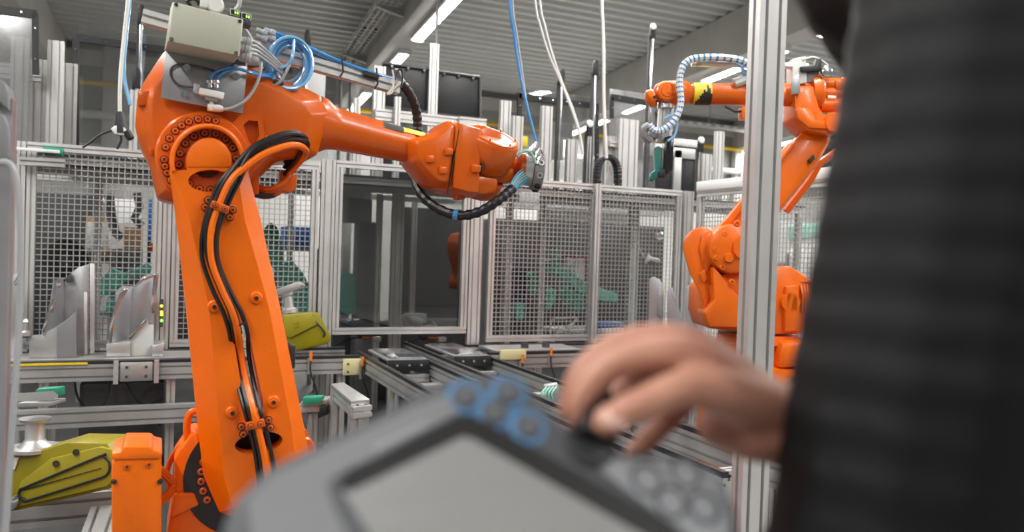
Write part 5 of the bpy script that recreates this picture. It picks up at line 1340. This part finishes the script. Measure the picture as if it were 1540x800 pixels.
fingers=[
 [(H(1150,610,.535),.0165),(H(1035,535,.508),.0128),(H(930,545,.502),.0104),(H(880,592,.502),.0092),(H(872,640,.506),.0080)],
 [(H(1150,600,.555),.0170),(H(1040,520,.530),.0130),(H(938,518,.530),.0108),(H(876,562,.530),.0096),(H(856,618,.530),.0082)],
 [(H(1150,615,.570),.0165),(H(1050,535,.553),.0120),(H(965,560,.556),.0100),(H(925,612,.553),.0090),(H(915,655,.545),.0078)],
 [(H(1150,635,.578),.0150),(H(1068,575,.572),.0110),(H(1015,622,.570),.0090),(H(975,660,.562),.0082),(H(952,684,.556),.0072)],
 [(H(1180,635,.545),.0190),(H(1110,600,.512),.0172),(H(1042,582,.488),.0125),(H(970,606,.478),.0108),(H(912,634,.478),.0092)],
]
palm=[[(wR,.024),(H(1150,610,.55),.0215),(H(1075,565,.53),.0175)],[(H(1215,655,.565),.023),(H(1150,640,.565),.020),(H(1090,600,.56),.016)],[(H(1210,660,.55),.020),(H(1140,650,.535),.021),(H(1080,640,.54),.015)]]
headc=[[(head,.088),(head+UZ*.03-fwd*.01,.092)],[(head-UZ*.06+fwd*.035,.06),(head-UZ*.09+fwd*.045,.038)],[(head-UZ*.015+fwd*.09,.012),(head-UZ*.035+fwd*.105,.014)],
       [(head+acr*.085-UZ*.01,.018),(head+acr*.085+UZ*.02,.016)],[(head-acr*.085-UZ*.01,.018),(head-acr*.085+UZ*.02,.016)],[(head-UZ*.06,.055),(neck,.055),(mid_,.07)]]
lhand=[[(wL,.026),(hL,.026)],[(hL,.018),(hL+NN*-.0-rt*.06,.012)],[(hL,.018),(hL-rt*.06+fw*.03,.011)],[(hL,.018),(hL-rt*.05+fw*.055,.010)],[(hL,.018),(hL-rt*.05-fw*.02,.010)],[(hL,.016),(hL-rt*.02-fw*.04+up*.01,.011)]]
body_ch=headc+palm+fingers+[[(wR,.025),(eR,.036),(sR,.045)],[(sR,.06),(mid_,.08),(sL,.06)],[(sL,.045),(eL,.036),(wL,.026)],[(tor-UZ*.05,.10),(tor*.5+pel*.5,.11),(pel,.12)],[(mid_,.07),(tor,.08)],
   [(hipL,.085),(kL,.055),(aL,.04)],[(hipR,.085),(kR,.055),(aR,.04)],[(aL,.04),(toeL,.03)],[(aR,.04),(toeR,.03)]]+lhand
body=blob('body',body_ch,.0028,'skin',per,smooth=5)
# thumb nail, index nails
for (x,y,t,nx) in ((926,627,.4685,1),):
    c=H(x,y,t); B().lathe(c+fw*.002-up*.001,(-fw+up*.55),[(-.003,.0085),(.0005,.008),(.0015,.005)],16,ref=rt,sx=.75).build('nail','nail',body)
for s in (1,-1):
    B().lathe(head+fwd*.078+acr*(.032*s)+UZ*.01,fwd,[(0,.012),(.005,.010),(.008,.005)],12).build('eye','white',body)
    B().lathe(head+fwd*.085+acr*(.032*s)+UZ*.01,fwd,[(0,.005),(.002,.004)],10).build('pupil','black',body)
B().obox(head+fwd*.083-UZ*.068,(acr,fwd,UZ),(.022,.006,.004)).build('mouth','red',body,bevel=.002)
# jacket
def puff(a,c,r0,r1,n,amp):      # quilted sleeve
    out_=[]; 
    for i in range(n*4+1):
        u=i/(n*4); out_.append((a.lerp(c,u),(r0+(r1-r0)*u)*(1+amp*(abs(math.sin(math.pi*u*n))-.5))))
    return out_
jk=[puff(sL,eL,.086,.078,13,.13),puff(eL,wL,.076,.050,8,.12),puff(sR,eR,.088,.072,8,.10),puff(eR,H(1232,648,.565),.066,.043,6,.10),
    [(sL,.09),(mid_+UZ*.03,.10),(sR,.085)],[(tor-UZ*.02,.12),(tor*.6+pel*.4,.15),(tor*.25+pel*.75,.16),(pel-UZ*.06,.165)],
    [(tor-UZ*.02-acr*.09,.11),(pel-acr*.08,.14)],[(tor-UZ*.02+acr*.09,.11),(pel+acr*.08,.14)],
    [(mid_+UZ*.05,.10),(neck-UZ*.01,.085)],[(mid_+UZ*.0,.11),(tor,.13)],[(sR,.085),(tor+acr*.08,.11)]]
blob('jacket',jk,.007,'jacket',per,smooth=3)
blob('trousers',[[(pel,.15),(pel-UZ*.08,.15)],[(hipL,.105),(kL,.085),(aL+UZ*.02,.07)],[(hipR,.105),(kR,.085),(aR+UZ*.02,.07)]],.012,'trousers',per)
blob('shoe',[[(aL-UZ*.045,.052),(toeL+UZ*.005,.044)]],.008,'shoe',per); blob('shoe',[[(aR-UZ*.045,.052),(toeR+UZ*.005,.044)]],.008,'shoe',per)
blob('hair',[[(head+UZ*.045-fwd*.02,.095),(head+UZ*.02-fwd*.035,.09),(head-UZ*.03-fwd*.045,.065)]],.008,'hair',per)
